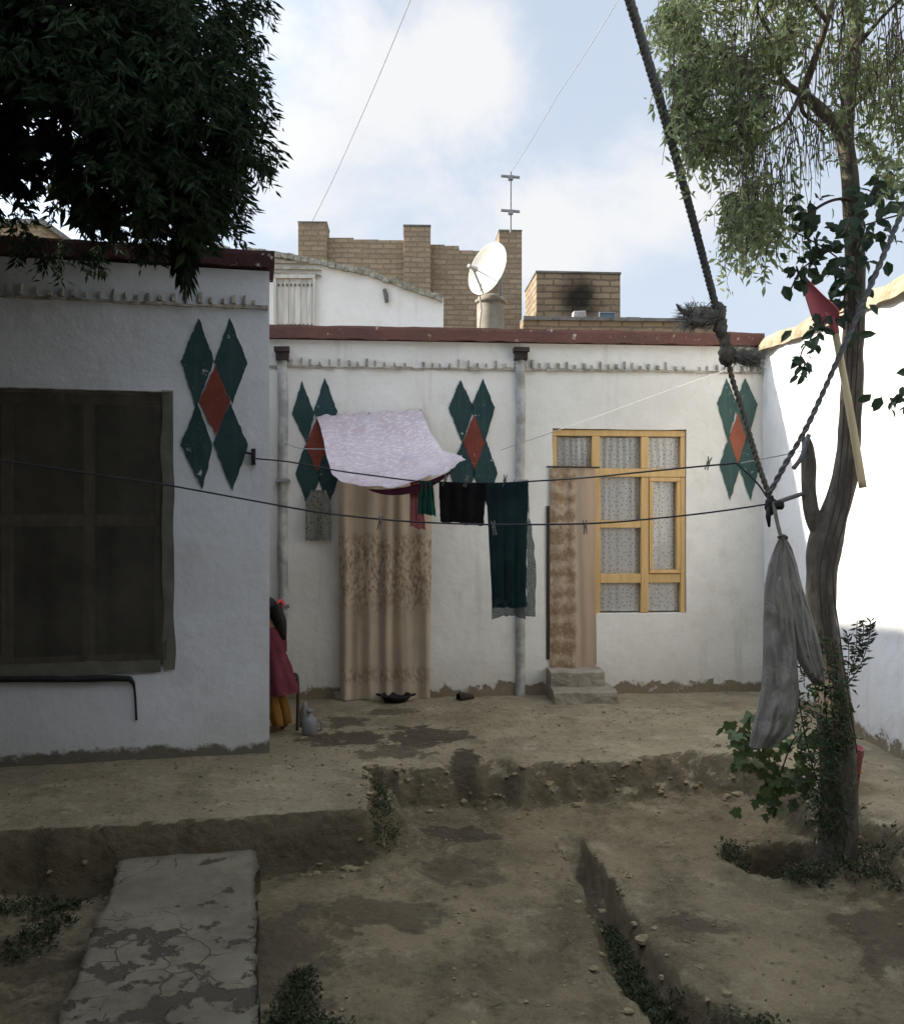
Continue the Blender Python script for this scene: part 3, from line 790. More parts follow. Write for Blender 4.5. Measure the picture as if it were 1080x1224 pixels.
    def cf2(a, b):
        u = lerp(uA2+.02, uB2-.01, a); z = lerp(zr1-.02, zT-.045, b)
        o = -.080+.008*math.sin(u*110+2.4*nz(u*7, z*2, 6))+.01*nz(u*16, z, 3)
        zz = z-(.012+.012*nz(u*5, 1, 1))*sstep(.7, 1, b)
        return w.pt(u, zz, o)
    c.grid(cf2, 170, 10)
    c.build('curtain', MAT['dot_curtain'], fr_, smooth=True)
    # second doorway: brown net curtain, dark jamb, steps
    c = MB(); uc0, uc1 = w.uz(656.5, 600)[0], w.uz(711, 600)[0]; zc0, zc1 = w.uz(690, 800)[1], w.uz(690, 560)[1]
    def c3(a, b):
        u = lerp(uc0, uc1, a); z = lerp(zc0, zc1, b)+.008*nz(u*9, 3, 3)*(1-b)
        return w.pt(u+.004*nz(z*3, u*2, 1), z, .018+.006*math.sin(u*48+nz(u*5, z*.7, 1)*4)+.008*nz(u*9, z*1.3, 4)+.004*nz(u*22, z*4, 6))
    c.grid(c3, 60, 60); c.build('door_curtain', MAT['door2_curtain'], bh, smooth=True)
    c = MB(); c.tube([w.pt(uc0-.03, zc1+.012, .03), w.pt(uc1+.03, zc1+.008, .03)], .007, 6); c.build('curtain_rod', MAT['dark_wood'], bh)
    j = MB(); uj = w.uz(655, 600)[0]; j.fbox(w, uj-.018, uj+.012, w.uz(655, 788)[1], w.uz(655, 605)[1], .002, .012, jit=.002); j.build('door_jamb', MAT['dark_wood'], bh)
    dl = MB(); dl.fbox(w, uA+.01, uM-.01, zd, zr0, -.30, -.26); dl.build('door', MAT['dark_wood'], bh)
    st = MB()
    su0, su1 = w.uz(658, 805, .2)[0], w.uz(722, 805, .2)[0]
    def block(u0, u1, z0, z1, o1, sd):
        sec = [(0, z1), (.8, z1), (1, z1-.012), (1.03, z0)]
        def fn(a, b):
            k = b*3; i = min(int(k), 2); t_ = k-i
            oo = lerp(sec[i][0], sec[i+1][0], t_)*o1; z = lerp(sec[i][1], sec[i+1][1], t_); u = lerp(u0, u1, a)
            return w.pt(u+.006*nz(z*9, oo*9, sd), z+.010*fbm(u*9, oo*7, sd, 3), oo+.012*fbm(u*8, z*8, sd+3, 3))
        b0 = len(st.v); st.grid(fn, 16, 12)
        for a in (0, 16):
            i0 = b0+a*13; p0 = w.pt(u0 if a == 0 else u1, z0, 0); st.v.append(tuple(p0)); k = len(st.v)-1
            for i in range(12): st.f.append((i0+i, i0+i+1, k)); st.m.append(0)
    block(su0, su1, .10, .225, .20, 1.)
    block(su0-.005, su1+.06, -.03, .10, .38, 2.)
    st.build('doorstep', MAT['step'], bh)
    # first doorway: pale threshold, inner door leaf
    dl = MB(); dl.fbox(w, d1[0]+.01, d1[1]-.01, .0, 1.82, -.30, -.25); dl.build('door', MAT['white_wood'], bh)
    th = MB(); th.fbox(w, d1[0]-.05, d1[1]+.04, -.02, .055, -.24, .05, jit=.008); th.build('threshold', MAT['step'], bh, bevel=.008)
build_back_house()

# ------------------------------------------------------------------ the left house
lh = thing('left_house', (-2.4, 5.6, 0), 'shaded whitewashed house on the left with dark netted window and maroon roof band', 'house')
lh.name = 'whitewashed_house.001'; ROOTLOC[lh.name] = Vector((-2.4, 5.6, 0))
def build_left_house():
    w = LF
    uW = w.uz(196, 600)[0]; zt = w.uz(120, 468)[1]; zs = w.uz(120, 800)[1]
    op = (w.uz(-150, 600)[0], uW, zs, zt)
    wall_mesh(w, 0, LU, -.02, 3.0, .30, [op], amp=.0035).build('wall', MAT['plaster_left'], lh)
    mb = MB()
    mb.fbox(w, -.0, .25, -.1, 2.98, -4.2, -.301)
    mb.fbox(w, LU-.80, LU-.55, -.1, 2.98, -2.9, -.301); mb.fbox(w, 0, LU-.55, -.1, 2.98, -3.1, -2.901)
    mb.fbox(w, .251, LU-.801, -.1, 2.9, -1.5, -1.4)
    mb.build('side_wall', MAT['plaster_plain'], lh)
    mb = MB(); mb.fbox(w, -.1, LU-.50, 3.003, 3.05, -3.15, -.08); mb.build('roof', MAT['roof_mud'], lh)
    zb = w.uz(315, 320)[1]; zc = w.uz(315, 302)[1]
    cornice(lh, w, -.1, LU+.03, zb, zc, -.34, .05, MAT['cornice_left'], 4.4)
    dentil(lh, w, 0, LU-.01, w.uz(300, 367)[1], 11)
    motif(lh, w, ((237,388),(219,432),(235,480),(253,431)), ((275,388),(259,432),(277,476),(293,434)), ((236,489),(219,532),(241,577),(252,533)), ((275,489),(258,530),(277,579),(294,532)), ((257,436),(238,481),(258,521),(275,480)))
    # window behind a dusty net
    f = MB(); a0, a1, b0, b1 = op; a0 += .003; a1 -= .003; b0 += .003; b1 -= .003
    o0, o1 = -.17, -.11
    U_ = lambda px: w.uz(px, 600, o1)[0]; Z_ = lambda py: w.uz(100, py, o1)[1]
    t = .002
    f.fbox(w, a0, a1, b1-.06, b1, o0, o1); f.fbox(w, a0, a1, b0, b0+.06, o0, o1)
    f.fbox(w, a1-.06, a1, b0+.06+t, b1-.06-t, o0, o1); f.fbox(w, a0, a0+.06, b0+.06+t, b1-.06-t, o0, o1)
    zm = Z_(622)
    f.fbox(w, a0+.06+t, a1-.06-t, zm-.035, zm+.035, o0, o1-.004)
    for px in (106, 8, -70):
        u = U_(px); f.fbox(w, u-.03, u+.03, b0+.06+t, zm-.035-t, o0, o1-.006); f.fbox(w, u-.03, u+.03, zm+.035+t, b1-.06-t, o0, o1-.006)
    win = f.build('window', wood('dusty brown window wood', (.22, .155, .095), (.15, .10, .06)), lh, bevel=.004)
    g = MB(); g.fbox(w, a0, a1, b0, b1, -.145, -.14); g.build('pane', MAT['glass'], win)
    c = MB()
    c.grid(lambda a, b: w.pt(lerp(a0, a1, a), lerp(b0+.02, b1-.02, b), -.22+.018*math.sin(a*60+nz(a*7, b, 1)*5)*(.5+nz(a*5, 2, 2))), 140, 12)
    c.build('curtain', fabric('dim brown curtain', (.10, .09, .07), (.06, .056, .046), 4), win, smooth=True)
    n = MB(); n0, n1 = w.uz(-160, 600)[0], w.uz(199, 600)[0]; q0, q1 = w.uz(100, 792, .01)[1], w.uz(100, 466, .01)[1]
    def nf(a, b):
        u = lerp(n0, n1, a); z = lerp(q0, q1, b)
        e = .012*nz(u*4, z*2, 1)*(1 if a == 1 else 0)
        return w.pt(u+e, z+.012*nz(u*5, 2, 2)*(1 if b == 1 else 0), .012-.035*math.sin(math.pi*min(1, a*1.0))*math.sin(math.pi*b)*.8+.014*nz(u*4, z*.9, 7)+.005*nz(u*14, z*2, 3))
    n.grid(nf, 110, 50)
    net = n.build('window_net', MAT['net_sheer'], lh, smooth=True)
    h = MB(); r0, r1 = w.uz(193, 600)[0], w.uz(207, 600)[0]
    h.grid(lambda a, b: w.pt(lerp(r0, r1, a)+.012*nz(b*7, a, 4)+.01*(1-b), lerp(q0-.06, q1+.01, b), .017+.006*nz(b*9, a*3, 8)), 3, 50)
    h.grid(lambda a, b: w.pt(lerp(n0, r0-.002, a), lerp(q0-.07, q0+.004, b)+.012*nz(a*14, b, 4), .018+.006*nz(a*16, b*2, 8)), 60, 3)
    h.build('net_hem', MAT['net_hem'], net, smooth=True)
    l = MB(); l.fbox(w, op[0]-.1, uW+.05, zt+.001, zt+.012, -.02, .03, jit=.004); l.build('lintel', MAT['dentil'], lh)
    k = MB(); p = w.px(302, 545, .03)
    k.fbox(w, *(lambda u: (u-.012, u+.012))(w.uz(303, 545)[0]), *(lambda z: (z-.05, z+.05))(w.uz(302, 546)[1]), .002, .05, jit=.003)
    k.tube([w.px(294, 541, .02), w.px(303, 543, .06), w.px(304, 552, .065)], .007, 6)
    k.build('line_hook', MAT['hose'], lh)
MAT['net_sheer'] = (lambda m: m.done(m.mix(m.rmp(m.noise(5, 6, .7), .35, .7), (.115, .105, .08), (.065, .06, .048)), .95, None, spec=.05, alpha=m.rmp(m.noise(2.5, 6, .7), .3, .75, .45, .80)))(NT('dusty dark window net sheer'))
build_left_house()

# ------------------------------------------------------------------ boundary wall on the right
rw = thing('boundary_wall', (2.9, 3, 0), 'tall whitewashed boundary wall on the right with rough straw mud coping', 'wall')
def build_right_wall():
    w = RW
    wall_mesh(w, -.4, 10.5, -.05, 2.87, .3, amp=.012, top=lambda u: 2.875+.02*nz(u*1.7, 4, 4), cell=.11).build('wall', MAT['plaster_right'], rw)
    c = MB(); n = 200; sec = 12
    def fn(a, b):
        u = lerp(-.4, 10.5, a); q = b*math.pi*1.0
        r = 1+.32*fbm(u*4, math.cos(q)*1.5, 1.1, 4)
        o = -.15+math.cos(math.pi-q)*-.205*(1+.35*fbm(u*3, 5, b, 3))
        z = 2.845+.025*nz(u*1.7, 4, 4)+math.sin(q)**.7*(.13+.03*nz(u*.8, 1, 1))*r-.03*(1-math.sin(q))
        return w.pt(u, z, o)
    c.grid(fn, n, sec); c.build('coping', MAT['mud'], rw)
build_right_wall()

# ------------------------------------------------------------------ unseen houses closing the yard, with roofs added to shade it
wing = thing('whitewashed_house', (-4.2, 1.5, 0), 'plain unseen house wing beyond the left edge with porch added for shade', 'house')
m_ = MB(); 
m_.box((-4.2, .95, 1.82), 1.9, 8.3, 3.84); m_.build('wall', MAT['plaster_plain'], wing)  # height and length set to block stray sun from the yard
m_ = MB(); m_.box((-4.15, .95, 3.81), 2.1, 8.35, .12); m_.build('roof', MAT['roof_mud'], wing)
m_ = MB(); m_.box((-2.72, 1.6, 2.78), 1.06, 5.6, .12); m_.build('added_porch_roof', MAT['roof_mud'], wing)  # porch out of view, added to shade the left wall
for y in (-1.0, 1.7, 4.3):
    m_ = MB(); m_.box((-2.3, y, 1.21), .11, .11, 3.02); m_.build('added_porch_post', MAT['dark_wood'], wing)
ver = thing('whitewashed_house', (0, -2.5, 0), 'unseen house behind the viewer with veranda roof added for shade', 'house')
m_ = MB(); m_.box((0, -3.3, 1.4), 6.3, .3, 3.4); m_.build('wall', MAT['plaster_plain'], ver)
m_ = MB(); m_.box((0, -1.0, 2.98), 6.35, 4.2, .16); m_.build('roof', MAT['roof_mud'], ver)  # veranda roof out of view, added to darken the foreground
for x in (-2.1, 2.35):
    m_ = MB(); m_.box((x, .9, 1.28), .16, .16, 3.23); m_.build('added_veranda_post', MAT['dark_wood'], ver)
# ------------------------------------------------------------------ what stands on the roofs behind
def front(d, skew=.0):                                      # vertical plane facing the yard at distance d
    return Frame((-6, d), (6, d+12*skew))
def prism(mb, fr, pts, o0, o1):
    """outline in (px,py) on plane fr, thickness o0..o1"""
    a = [fr.pt(*fr.uz(x, y, o1), o1) for x, y in pts]
    b = [fr.pt(*fr.uz(x, y, o1), o0) for x, y in pts]; n = len(pts)
    mb.add(a+b, [tuple(range(n))[::-1], tuple(n+i for i in range(n))]+[(i, (i+1) % n, n+(i+1) % n, n+i) for i in range(n)])
def jagged(pts, step, amp, seed):
    """brick-stepped top edge between successive points"""
    out = []; rnd = random.Random(seed)
    for (x0, y0), (x1, y1) in zip(pts, pts[1:]):
        k = max(1, int(abs(x1-x0)/step))
        for i in range(k):
            xa, xb = lerp(x0, x1, i/k), lerp(x0, x1, (i+1)/k); y = lerp(y0, y1, (i+.5)/k)+rnd.uniform(-amp, amp)
            out += [(xa, y), (xb-.01, y)]
    return out

bw = thing('brick_wall', (-.4, 11, 2.8), 'high stepped yellow brick wall with three piers above the roofs', 'wall')
def rear_brick():
    w = front(11.0, .05)
    mb = MB(); base = 420
    prism(mb, w, [(360, base), (360, 284)]+jagged([(392, 284), (483, 287)], 23, .8, 1)+jagged([(514, 292), (548, 294)], 12, .7, 3)+jagged([(549, 298), (598, 300)], 16, .8, 2)+[(600, base)], -.24, 0)
    mb.build('wall', MAT['brick'], bw)
    for x0, x1, yt in ((356, 390.5, 264), (482, 514.5, 268), (596, 623.5, 274)):
        p = MB(); prism(p, w, [(x0, base), (x0, yt+2), (x1, yt+2), (x1, base)], -.30, .08)
        o = p.build('pier', MAT['brick'], bw, bevel=.006)
        c = MB(); prism(c, w, [(x0-.4, yt+1.8), (x0-.3, yt), (x1+.3, yt+.4), (x1+.4, yt+1.8)], -.31, .088); c.build('pier_cap', MAT['coping'], o)
rear_brick()
# low roof-edge masonry that carries these (flat roofs of the houses behind)
rb = thing('brick_house', (1.5, 13, 0), 'flat roofed brick house carrying the piers behind the white house', 'house')
m_ = MB(); m_.box((.5, 15.6, 1.4), 12, 5.2, 2.95); m_.build('wall', MAT['brick'], rb)
m_ = MB(); m_.box((.5, 15.6, 2.90), 12.1, 5.3, .06); m_.build('roof', MAT['roof_mud'], rb)

sh = thing('stair_house', (-1.2, 9, 2.9), 'white roof shed with sloping stone coping and weathered board shutter', 'shed')
def stair_house():
    w = front(9.0, .04)
    mb = MB(); prism(mb, w, [(300, 420), (300, 302), (328, 306), (378, 314), (386, 312), (440, 327), (500, 347), (530, 356), (529.5, 420)], -1.6, 0)
    mb.build('wall', MAT['plaster_stair'], sh)
    c = MB(); rnd = random.Random(3)
    top = [(291, 295), (327, 299.5), (384, 309.5), (440, 322), (490, 340), (529, 353)]
    for (x0, y0), (x1, y1) in zip(top, top[1:]):
        k = max(2, int((x1-x0)/8))
        for i in range(k):
            xa, xb = lerp(x0, x1, i/k), lerp(x0, x1, (i+1)/k)-.4; ya, yb = lerp(y0, y1, i/k), lerp(y0, y1, (i+1)/k); j = rnd.uniform(-1.2, .8)
            prism(c, w, [(xa, ya+5.5+rnd.uniform(0, 2)), (xa, ya+j), (xb, yb+j), (xb, yb+5.5+rnd.uniform(0, 2))], -1.7, .03+rnd.uniform(0, .03))
    c.build('coping', simple('lichened stone coping', (.40, .375, .31), (.17, .165, .125), 16, .95, .8, 30, .1, 0, .02), sh)
    s = MB()
    for y in (311, 318, 325): prism(s, w, [(300, y+2.2), (300, y-1.2+nz(y)*.5), (378, y+2), (384, y+4.2)], -.02, .035)
    s.build('string_course', MAT['dentil'], sh)
    f = MB()
    for q in ((327, 330, 331, 396), (373.5, 376.5, 331, 396), (327, 376.5, 328, 332)): prism(f, w, [(q[0], q[3]), (q[0], q[2]), (q[1], q[2]), (q[1], q[3])], 0, .04)
    sf = f.build('shutter', MAT['white_wood'], sh)
    b = MB()
    for i in range(6):
        x = 330.5+i*7.15; prism(b, w, [(x, 395), (x, 333), (x+6.8, 333), (x+6.8, 395)], -.01, .012+.004*(i % 2))
    b.build('board', MAT['white_wood'], sf)
    for y in (340, 388):
        for i in range(9):
            x = 332+i*5; n = MB(); prism(n, w, [(x, y+1.3), (x, y-.9), (x+1.4, y-.9), (x+1.4, y+1.3)], .012, .030); n.build('nail_head', MAT['black_hopper'], sf)
    h = MB(); prism(h, w, [(457, 346), (461, 344), (464, 352), (464, 360), (460, 361)], -.02, .035); h.build('wall_hook', MAT['coping'], sh)
stair_house()

st_ = thing('brick_flue', (1.45, 9.6, 2.9), 'square brick flue block with soot blackened front on the roof', 'chimney')
def flue():
    w = front(9.5, .0636)
    u0, u1 = w.uz(641, 350)[0], w.uz(741, 350)[0]; z1 = w.uz(690, 327)[1]
    mb = MB(); mb.fbox(w, u0, u1, 2.6, z1, -.85, 0)
    cx = w.px(692, 365); 
    mb.build('body', brick('sooty brown brick', (.33, .25, .165), (.235, .17, .11), (.16, .125, .085), .22, .07, (cx.x-1.45, cx.z-2.9+.08, .30, .33)), st_)
    c = MB(); c.fbox(w, u0-.01, u1+.01, z1+.001, z1+.022, -.86, .012, jit=.004); c.build('cap', MAT['coping'], st_)
flue()
lp = thing('brick_parapet', (1.6, 8.8, 2.9), 'low brown brick parapet with grey coping behind the red roof band', 'parapet')
def parapet():
    w = front(8.6, .06)
    u0, u1 = w.uz(625, 390)[0], w.uz(868, 390)[0]; z1 = w.uz(700, 383.5)[1]
    mb = MB(); mb.fbox(w, u0, u1, 2.6, z1, -.22, 0); mb.build('wall', MAT['brick_red'], lp)
    c = MB(); n = 14
    for i in range(n):
        c.fbox(w, lerp(u0, u1, i/n), lerp(u0, u1, (i+1)/n)-.004, z1+.001, z1+.035+U(-.003, .003), -.24, .03)
    c.build('coping', MAT['coping'], lp)
parapet()
sp = thing('roof_panel', tuple(front(8.75).px(728, 376)), 'small framed blue panel propped on the parapet before the sooty flue', 'panel')
def panel():
    w = front(8.62, .06); z0 = w.uz(700, 380.0)[1]+.004; u0, u1 = w.uz(718, 378)[0], w.uz(738, 378)[0]; z1 = w.uz(700, 370)[1]
    f = MB()
    for q in ((u0, u1, z0, z0+.012), (u0, u1, z1-.012, z1), (u0, u0+.012, z0+.013, z1-.013), (u1-.012, u1, z0+.013, z1-.013)): f.fbox(w, *q, -.10, -.08)
    f.build('frame', MAT['metal'], sp)
    g = MB(); g.fbox(w, u0+.012, u1-.012, z0+.012, z1-.012, -.10, -.09); g.build('face', MAT['blue_panel'], sp)
panel()
wb = MB(); w_ = front(8.66, .06); prism(wb, w_, [(685, 380.2), (685.5, 371.5), (700, 371), (701, 380.2)], -.1, .0)
tag(wb.build('cement_block', simple('pale cement block', (.42, .40, .38), (.30, .28, .26), 9, .9, .4), bevel=.008), 'pale cement block on the parapet below the soot stain', 'block')

tk = thing('water_tank', tuple(P(586, 420, 10)), 'mud plastered cylindrical tank standing on the roof under the dish', 'tank')
def tank():
    c = P(586, 412, 10); z0 = 2.9; z1 = P(586, 352, 10).z; r = .15
    mb = MB(); mb.lathe((c.x, c.y, z0), [(r*1.08, 0), (r*1.05, .1), (r, (z1-z0)*.6), (r*.97, z1-z0-.07), (r*.9, z1-z0-.03), (r*.5, z1-z0-.005), (0, z1-z0)], 24); mb.build('body', MAT['tank'], tk, smooth=True)
    mb = MB(); mb.lathe((c.x, c.y, z1-.085), [(r*.98, -.012), (r*1.1, -.01), (r*1.12, .02), (r*.98, .024)], 24); mb.build('rim', MAT['tank'], tk, smooth=True)
tank()
ds = thing('satellite_dish', tuple(P(586, 352, 9.95)), 'cream satellite dish on a mast tied to the rooftop tank', 'satellite dish')
def dish():
    c = P(586, 323, 9.72); ax = Vector((-.74, -.62, .22)).normalized(); r = .285
    q = ax.to_track_quat('Z', 'Y').to_matrix()
    prof_f = [(r*k/8, .09*(k/8)**2) for k in range(9)]; prof = prof_f+[(r*1.012, .092), (r*1.0, .083)]+[(r*k/8, .09*(k/8)**2-.010) for k in range(8, -1, -1)]
    mb = MB(); mb.lathe(c-ax*.04, prof, 40, axis=ax); o = mb.build('reflector', MAT['dish'], ds, smooth=True)
    f = c+ax*.24+q @ Vector((0, -.07, 0))
    mb = MB(); mb.tube([c+q @ Vector((0, -r*.98, .04)), f], .010, 6); mb.tube([c+q @ Vector((r*.7, -r*.65, .05)), f], .005, 5); mb.build('feed_arm', MAT['metal'], ds)
    mb = MB(); mb.tube([f-ax*.05, f-ax*.02, f+ax*.01, f+ax*.06], [.030, .028, .018, .018], 10); mb.build('receiver', MAT['dish'], ds)
    b = c-ax*.06
    mb = MB(); mb.tube([b, b-ax*.08, b-ax*.09+Vector((0, 0, -.12)), Vector((b.x-ax.x*.09, b.y-ax.y*.09, P(586, 356, 10).z-.02))], .016, 8); mb.build('mast', MAT['metal'], ds)
    mb = MB(); p0 = P(575, 338, 9.7)
    mb.tube([p0, P(573, 352, 9.75), P(575, 370, 9.8), P(573, 385, 9.8), P(573, 396, 9.8)], .010, 6); mb.build('cable', MAT['dish'], ds)
dish()
an = thing('television_antenna', tuple(P(610, 274, 11)), 'thin roof antenna with two crossbars on the right brick pier', 'antenna')
def antenna():
    y = 11.15; p = lambda x, yy: P(x, yy, y)
    mb = MB(); mb.tube([p(610, 278), p(610, 205)], .012, 6); mb.build('mast', MAT['metal'], an)
    for yy in (211, 252):
        m2 = MB(); m2.tube([p(598.5, yy-1), p(621, yy+.8)], .019, 6); m2.box(p(610, yy+1.5), .06, .06, .05); m2.build('crossbar', MAT['metal'], an)
antenna()
an2 = thing('television_antenna', tuple(P(264, 300, 9)), 'small tilted aerial arm behind the maroon roof edge', 'antenna')
def antenna2():
    p = lambda x, yy: P(x, yy, 9)
    mb = MB(); mb.tube([p(266, 330), p(264.5, 293)], .010, 6); mb.build('mast', MAT['metal'], an2)
    m2 = MB(); m2.tube([p(254, 291.5), p(275, 297)], .018, 6); m2.build('crossbar', MAT['metal'], an2)
antenna2()
fb = thing('brick_house', (-7.0, 13.5, 0), 'tan brick house behind the dark hanging tree at left', 'house')
m_ = MB(); m_.box((-7.85, 14.5, 2.7), 4.1, 3, 5.7); m_.build('wall', MAT['brick'], fb)
m_ = MB(); m_.box((-7.85, 14.5, 5.59), 4.2, 3.1, .08); m_.build('roof', MAT['coping'], fb)

# overhead wires
def wire(name, pts, r, mat, label, n=24, sag=0, cat='cable'):
    pts = [Vector(p) for p in pts]; out = []
    for a, b in zip(pts, pts[1:]):
        for i in range(n):
            t = i/n; q = a.lerp(b, t); q.z -= sag*4*t*(1-t); out.append(q)
    out.append(pts[-1]); mb = MB(); mb.tube(out, r, 6)
    return tag(mb.build(name, mat), label, cat)
wire('overhead_wire', [P(373, 264, 11.05), P(420, 165, 9.8), P(490, 0, 8), P(540, -140, 6.5)], .0045, MAT['sky_cable'], 'thin aerial wire rising from the left brick pier', sag=.02)
wire('overhead_wire', [P(610, 206, 11.15), P(668, 110, 10), P(738, 0, 9), P(860, -190, 7.5)], .004, MAT['sky_cable'], 'faint wire rising from the roof antenna', sag=.02)

# ------------------------------------------------------------------ clotheslines and washing
def path_pts(ctrl, n=16):
    c = [Vector(p) for p in ctrl]; out = []
    c = [c[0]*2-c[1]]+c+[c[-1]*2-c[-2]]
    for i in range(1, len(c)-2):
        for k in range(n):
            t = k/n; p0, p1, p2, p3 = c[i-1:i+3]
            out.append(.5*((2*p1)+(-p0+p2)*t+(2*p0-5*p1+4*p2-p3)*t*t+(-p0+3*p1-3*p2+p3)*t**3))
    out.append(c[-2]); return out
# depth along each line by picture column
def d_up(px): return lerp(5.68, 4.62, (px-302)/(885-302))
def d_lo(px): return lerp(4.35, 4.5, (px+60)/978)
up = [(303,548),(345,552),(400,562),(450,569),(500,575),(560,577.5),(600,577.5),(640,575),(700,571),(760,565),(820,559),(880,553.5)]
UPL = path_pts([P(x, y, d_up(x)) for x, y in up])
JUNC = P(919, 602, 4.5)
mb = MB(); mb.tube(UPL, .0045, 6); mb.tube(path_pts([UPL[-1], P(905, 578, 4.55), P(918, 597, 4.5)]), .005, 6)
tag(mb.build('clothesline', MAT['line_dark']), 'dark upper clothesline carrying the washing, forked near the rope', 'clothesline')
mb = MB(); mb.tube(path_pts([P(885, 553.5, 4.62), P(930, 545, 4.6), P(962, 538, 4.56)]), .003, 5)
tag(mb.build('string', MAT['line_pale']), 'pale string from the upper line fork to the broken tree limb', 'string')
lo = [(-240,520),(-60,542),(40,556),(120,568),(195,579),(300,598),(380,612),(470,622),(560,626.5),(640,627),(720,625),(800,618),(860,611),(918,602.5)]
LOL = path_pts([P(-620, 470, 3.75)]+[P(x, y, d_lo(x)) for x, y in lo])
mb = MB(); mb.tube(LOL, .0042, 6)
tag(mb.build('clothesline', MAT['line_dark']), 'lower bare clothesline stretched from the left wall to the rope', 'clothesline')
mb = MB(); mb.tube(path_pts([FA.px(598, 538, .015), FA.px(690, 506, .03)*.6+P(690, 506, 6)*.4, P(800, 466, 5.6), P(872, 440, 4.75), P(874, 425, 4.5)]), .0024, 5)
tag(mb.build('string', MAT['line_pale']), 'thin string from the white wall up to the rope knot', 'string')
mb = MB(); mb.tube(path_pts([FA.px(340, 530, .05), FA.px(360, 536, .2), FA.px(392, 537, .3)]), .004, 5)
tag(mb.build('string', MAT['line_pale']), 'short pale string by the left downpipe behind the lavender sheet', 'string')

def make_peg():
    mb = MB()
    for s in (-1, 1):
        mb.tube([(s*.007, 0, -.035), (s*.0045, 0, -.005), (s*.004, 0, .015), (s*.009, 0, .035)], [.0035, .004, .0042, .003], 5)
    mb.tube([(-.009, 0, .004), (.009, 0, .004)], .005, 6)
    return mb.build('clothespin', MAT['peg'])
peg = make_peg(); first = True
def line_at(px, ln, dfn, tab):
    for (x0, y0), (x1, y1) in zip(tab, tab[1:]):
        if x0 <= px <= x1: return P(px, lerp(y0, y1, (px-x0)/(x1-x0)), dfn(px))
pegs = [(532, 0, 'clothespin at the left corner of the black cloth'), (557, 0, 'clothespin in the middle of the black cloth'), (603, 0, 'clothespin on the dark teal shawl'), (846, 0, 'clothespin on the upper line near the right fork'),
        (454, 1, 'clothespin on the lower line before the beige door curtain'), (590, 1, 'clothespin on the lower line before the teal shawl'), (699, 1, 'clothespin on the lower line before the brown net curtain')]
for px, k, lab in pegs:
    o = peg if first else peg.copy()
    if not first: COL.objects.link(o)
    first = False
    o.location = line_at(px, None, d_lo if k else d_up, lo if k else up)+Vector((0, 0, -.018 if k else .012)); o.rotation_euler = (U(-.2, .2), U(-.3, .3), U(-.4, .4))
    tag(o, lab, 'clothespin', 'clothespins on the lines')

def hang(px0, px1, bl, br, wav, seed, nu=40, nv=40, off=0, fold=.006):
    """cloth folded over the upper line between two columns down to bottom corners given in the picture"""
    def fn(a, b):
        px = lerp(px0, px1, a); t = line_at(px, None, d_up, up)+Vector((0, -.004, .003))
        bx, by = lerp(bl[0], br[0], a), lerp(bl[1], br[1], a); d = d_up(px)
        e = P(bx, by, d)
        p = t.lerp(e, b)
        f = wav*b**.6*math.sin(a*math.pi*2*3.1+seed+1.5*nz(a*3, b*1.2, seed))+wav*.7*nz(a*5, b*2.5, seed+4)*b
        ed = .008*nz(a*12, b*9, seed+9)*b
        return p+Vector((ed*.6, f+off, .012*nz(a*6, 1, seed)*b))
    mb = MB(); mb.grid(fn, nu, nv)
    # short flap hanging behind the line
    def fn2(a, b):
        q = fn(a, 0); return q+Vector((0, .010+.006*b, -.10*b))
    mb.grid(fn2, nu, 4)
    return mb
t = hang(524.5, 580.5, (526, 624), (578, 628), .02, 2.2)
tag(t.build('hanging_cloth', MAT['black_cloth'], smooth=True), 'short black cloth pegged beside the teal shawl', 'cloth')
ts = thing('shawl', tuple(P(605, 577, d_up(605))), 'long dark teal shawl with sheer border hanging from the upper line', 'shawl')
hang(580.5, 631, (588, 727), (628, 726), .022, 5.1, 40, 60).build('shawl_body', MAT['teal'], ts, smooth=True)
def bord():
    mb = MB(); fn0 = None
    def side(a, b):
        px = 631; t0 = line_at(px, None, d_up, up); d = d_up(px)
        xr = lerp(631, 628, b)+a*lerp(.5, 11.5, sstep(.05, .7, b)); y = lerp(578, 737, b)
        p = P(xr, y, d); return p+Vector((.006*nz(b*14, a, 2), .012*math.sin(b*20+a*3)+.02*nz(b*5, a, 3), 0))
    mb.grid(side, 6, 50)
    def bot(a, b):
        x = lerp(587.5, 628, a); y = lerp(716, lerp(741, 736, math.sin(a*math.pi)), b)
        return P(x, y+2*nz(a*8, 1, 1), d_up(605))+Vector((0, .015*nz(a*8, b, 3), 0))
    mb.grid(bot, 30, 6); return mb
bord().build('sheer_border', MAT['teal_sheer'], ts, smooth=True)
tag(hang(501.5, 517, (498.5, 614), (521, 616.5), .02, 8.3, 20, 24).build('hanging_cloth', MAT['green_cloth'], smooth=True), 'small bright green cloth hanging beside the lavender sheet', 'cloth')
tag(hang(490, 501, (489, 629), (509, 634), .02, 3.3, 16, 24, .03).build('hanging_cloth', MAT['pink_cloth'], smooth=True), 'pink cloth half hidden behind the small green cloth', 'cloth')

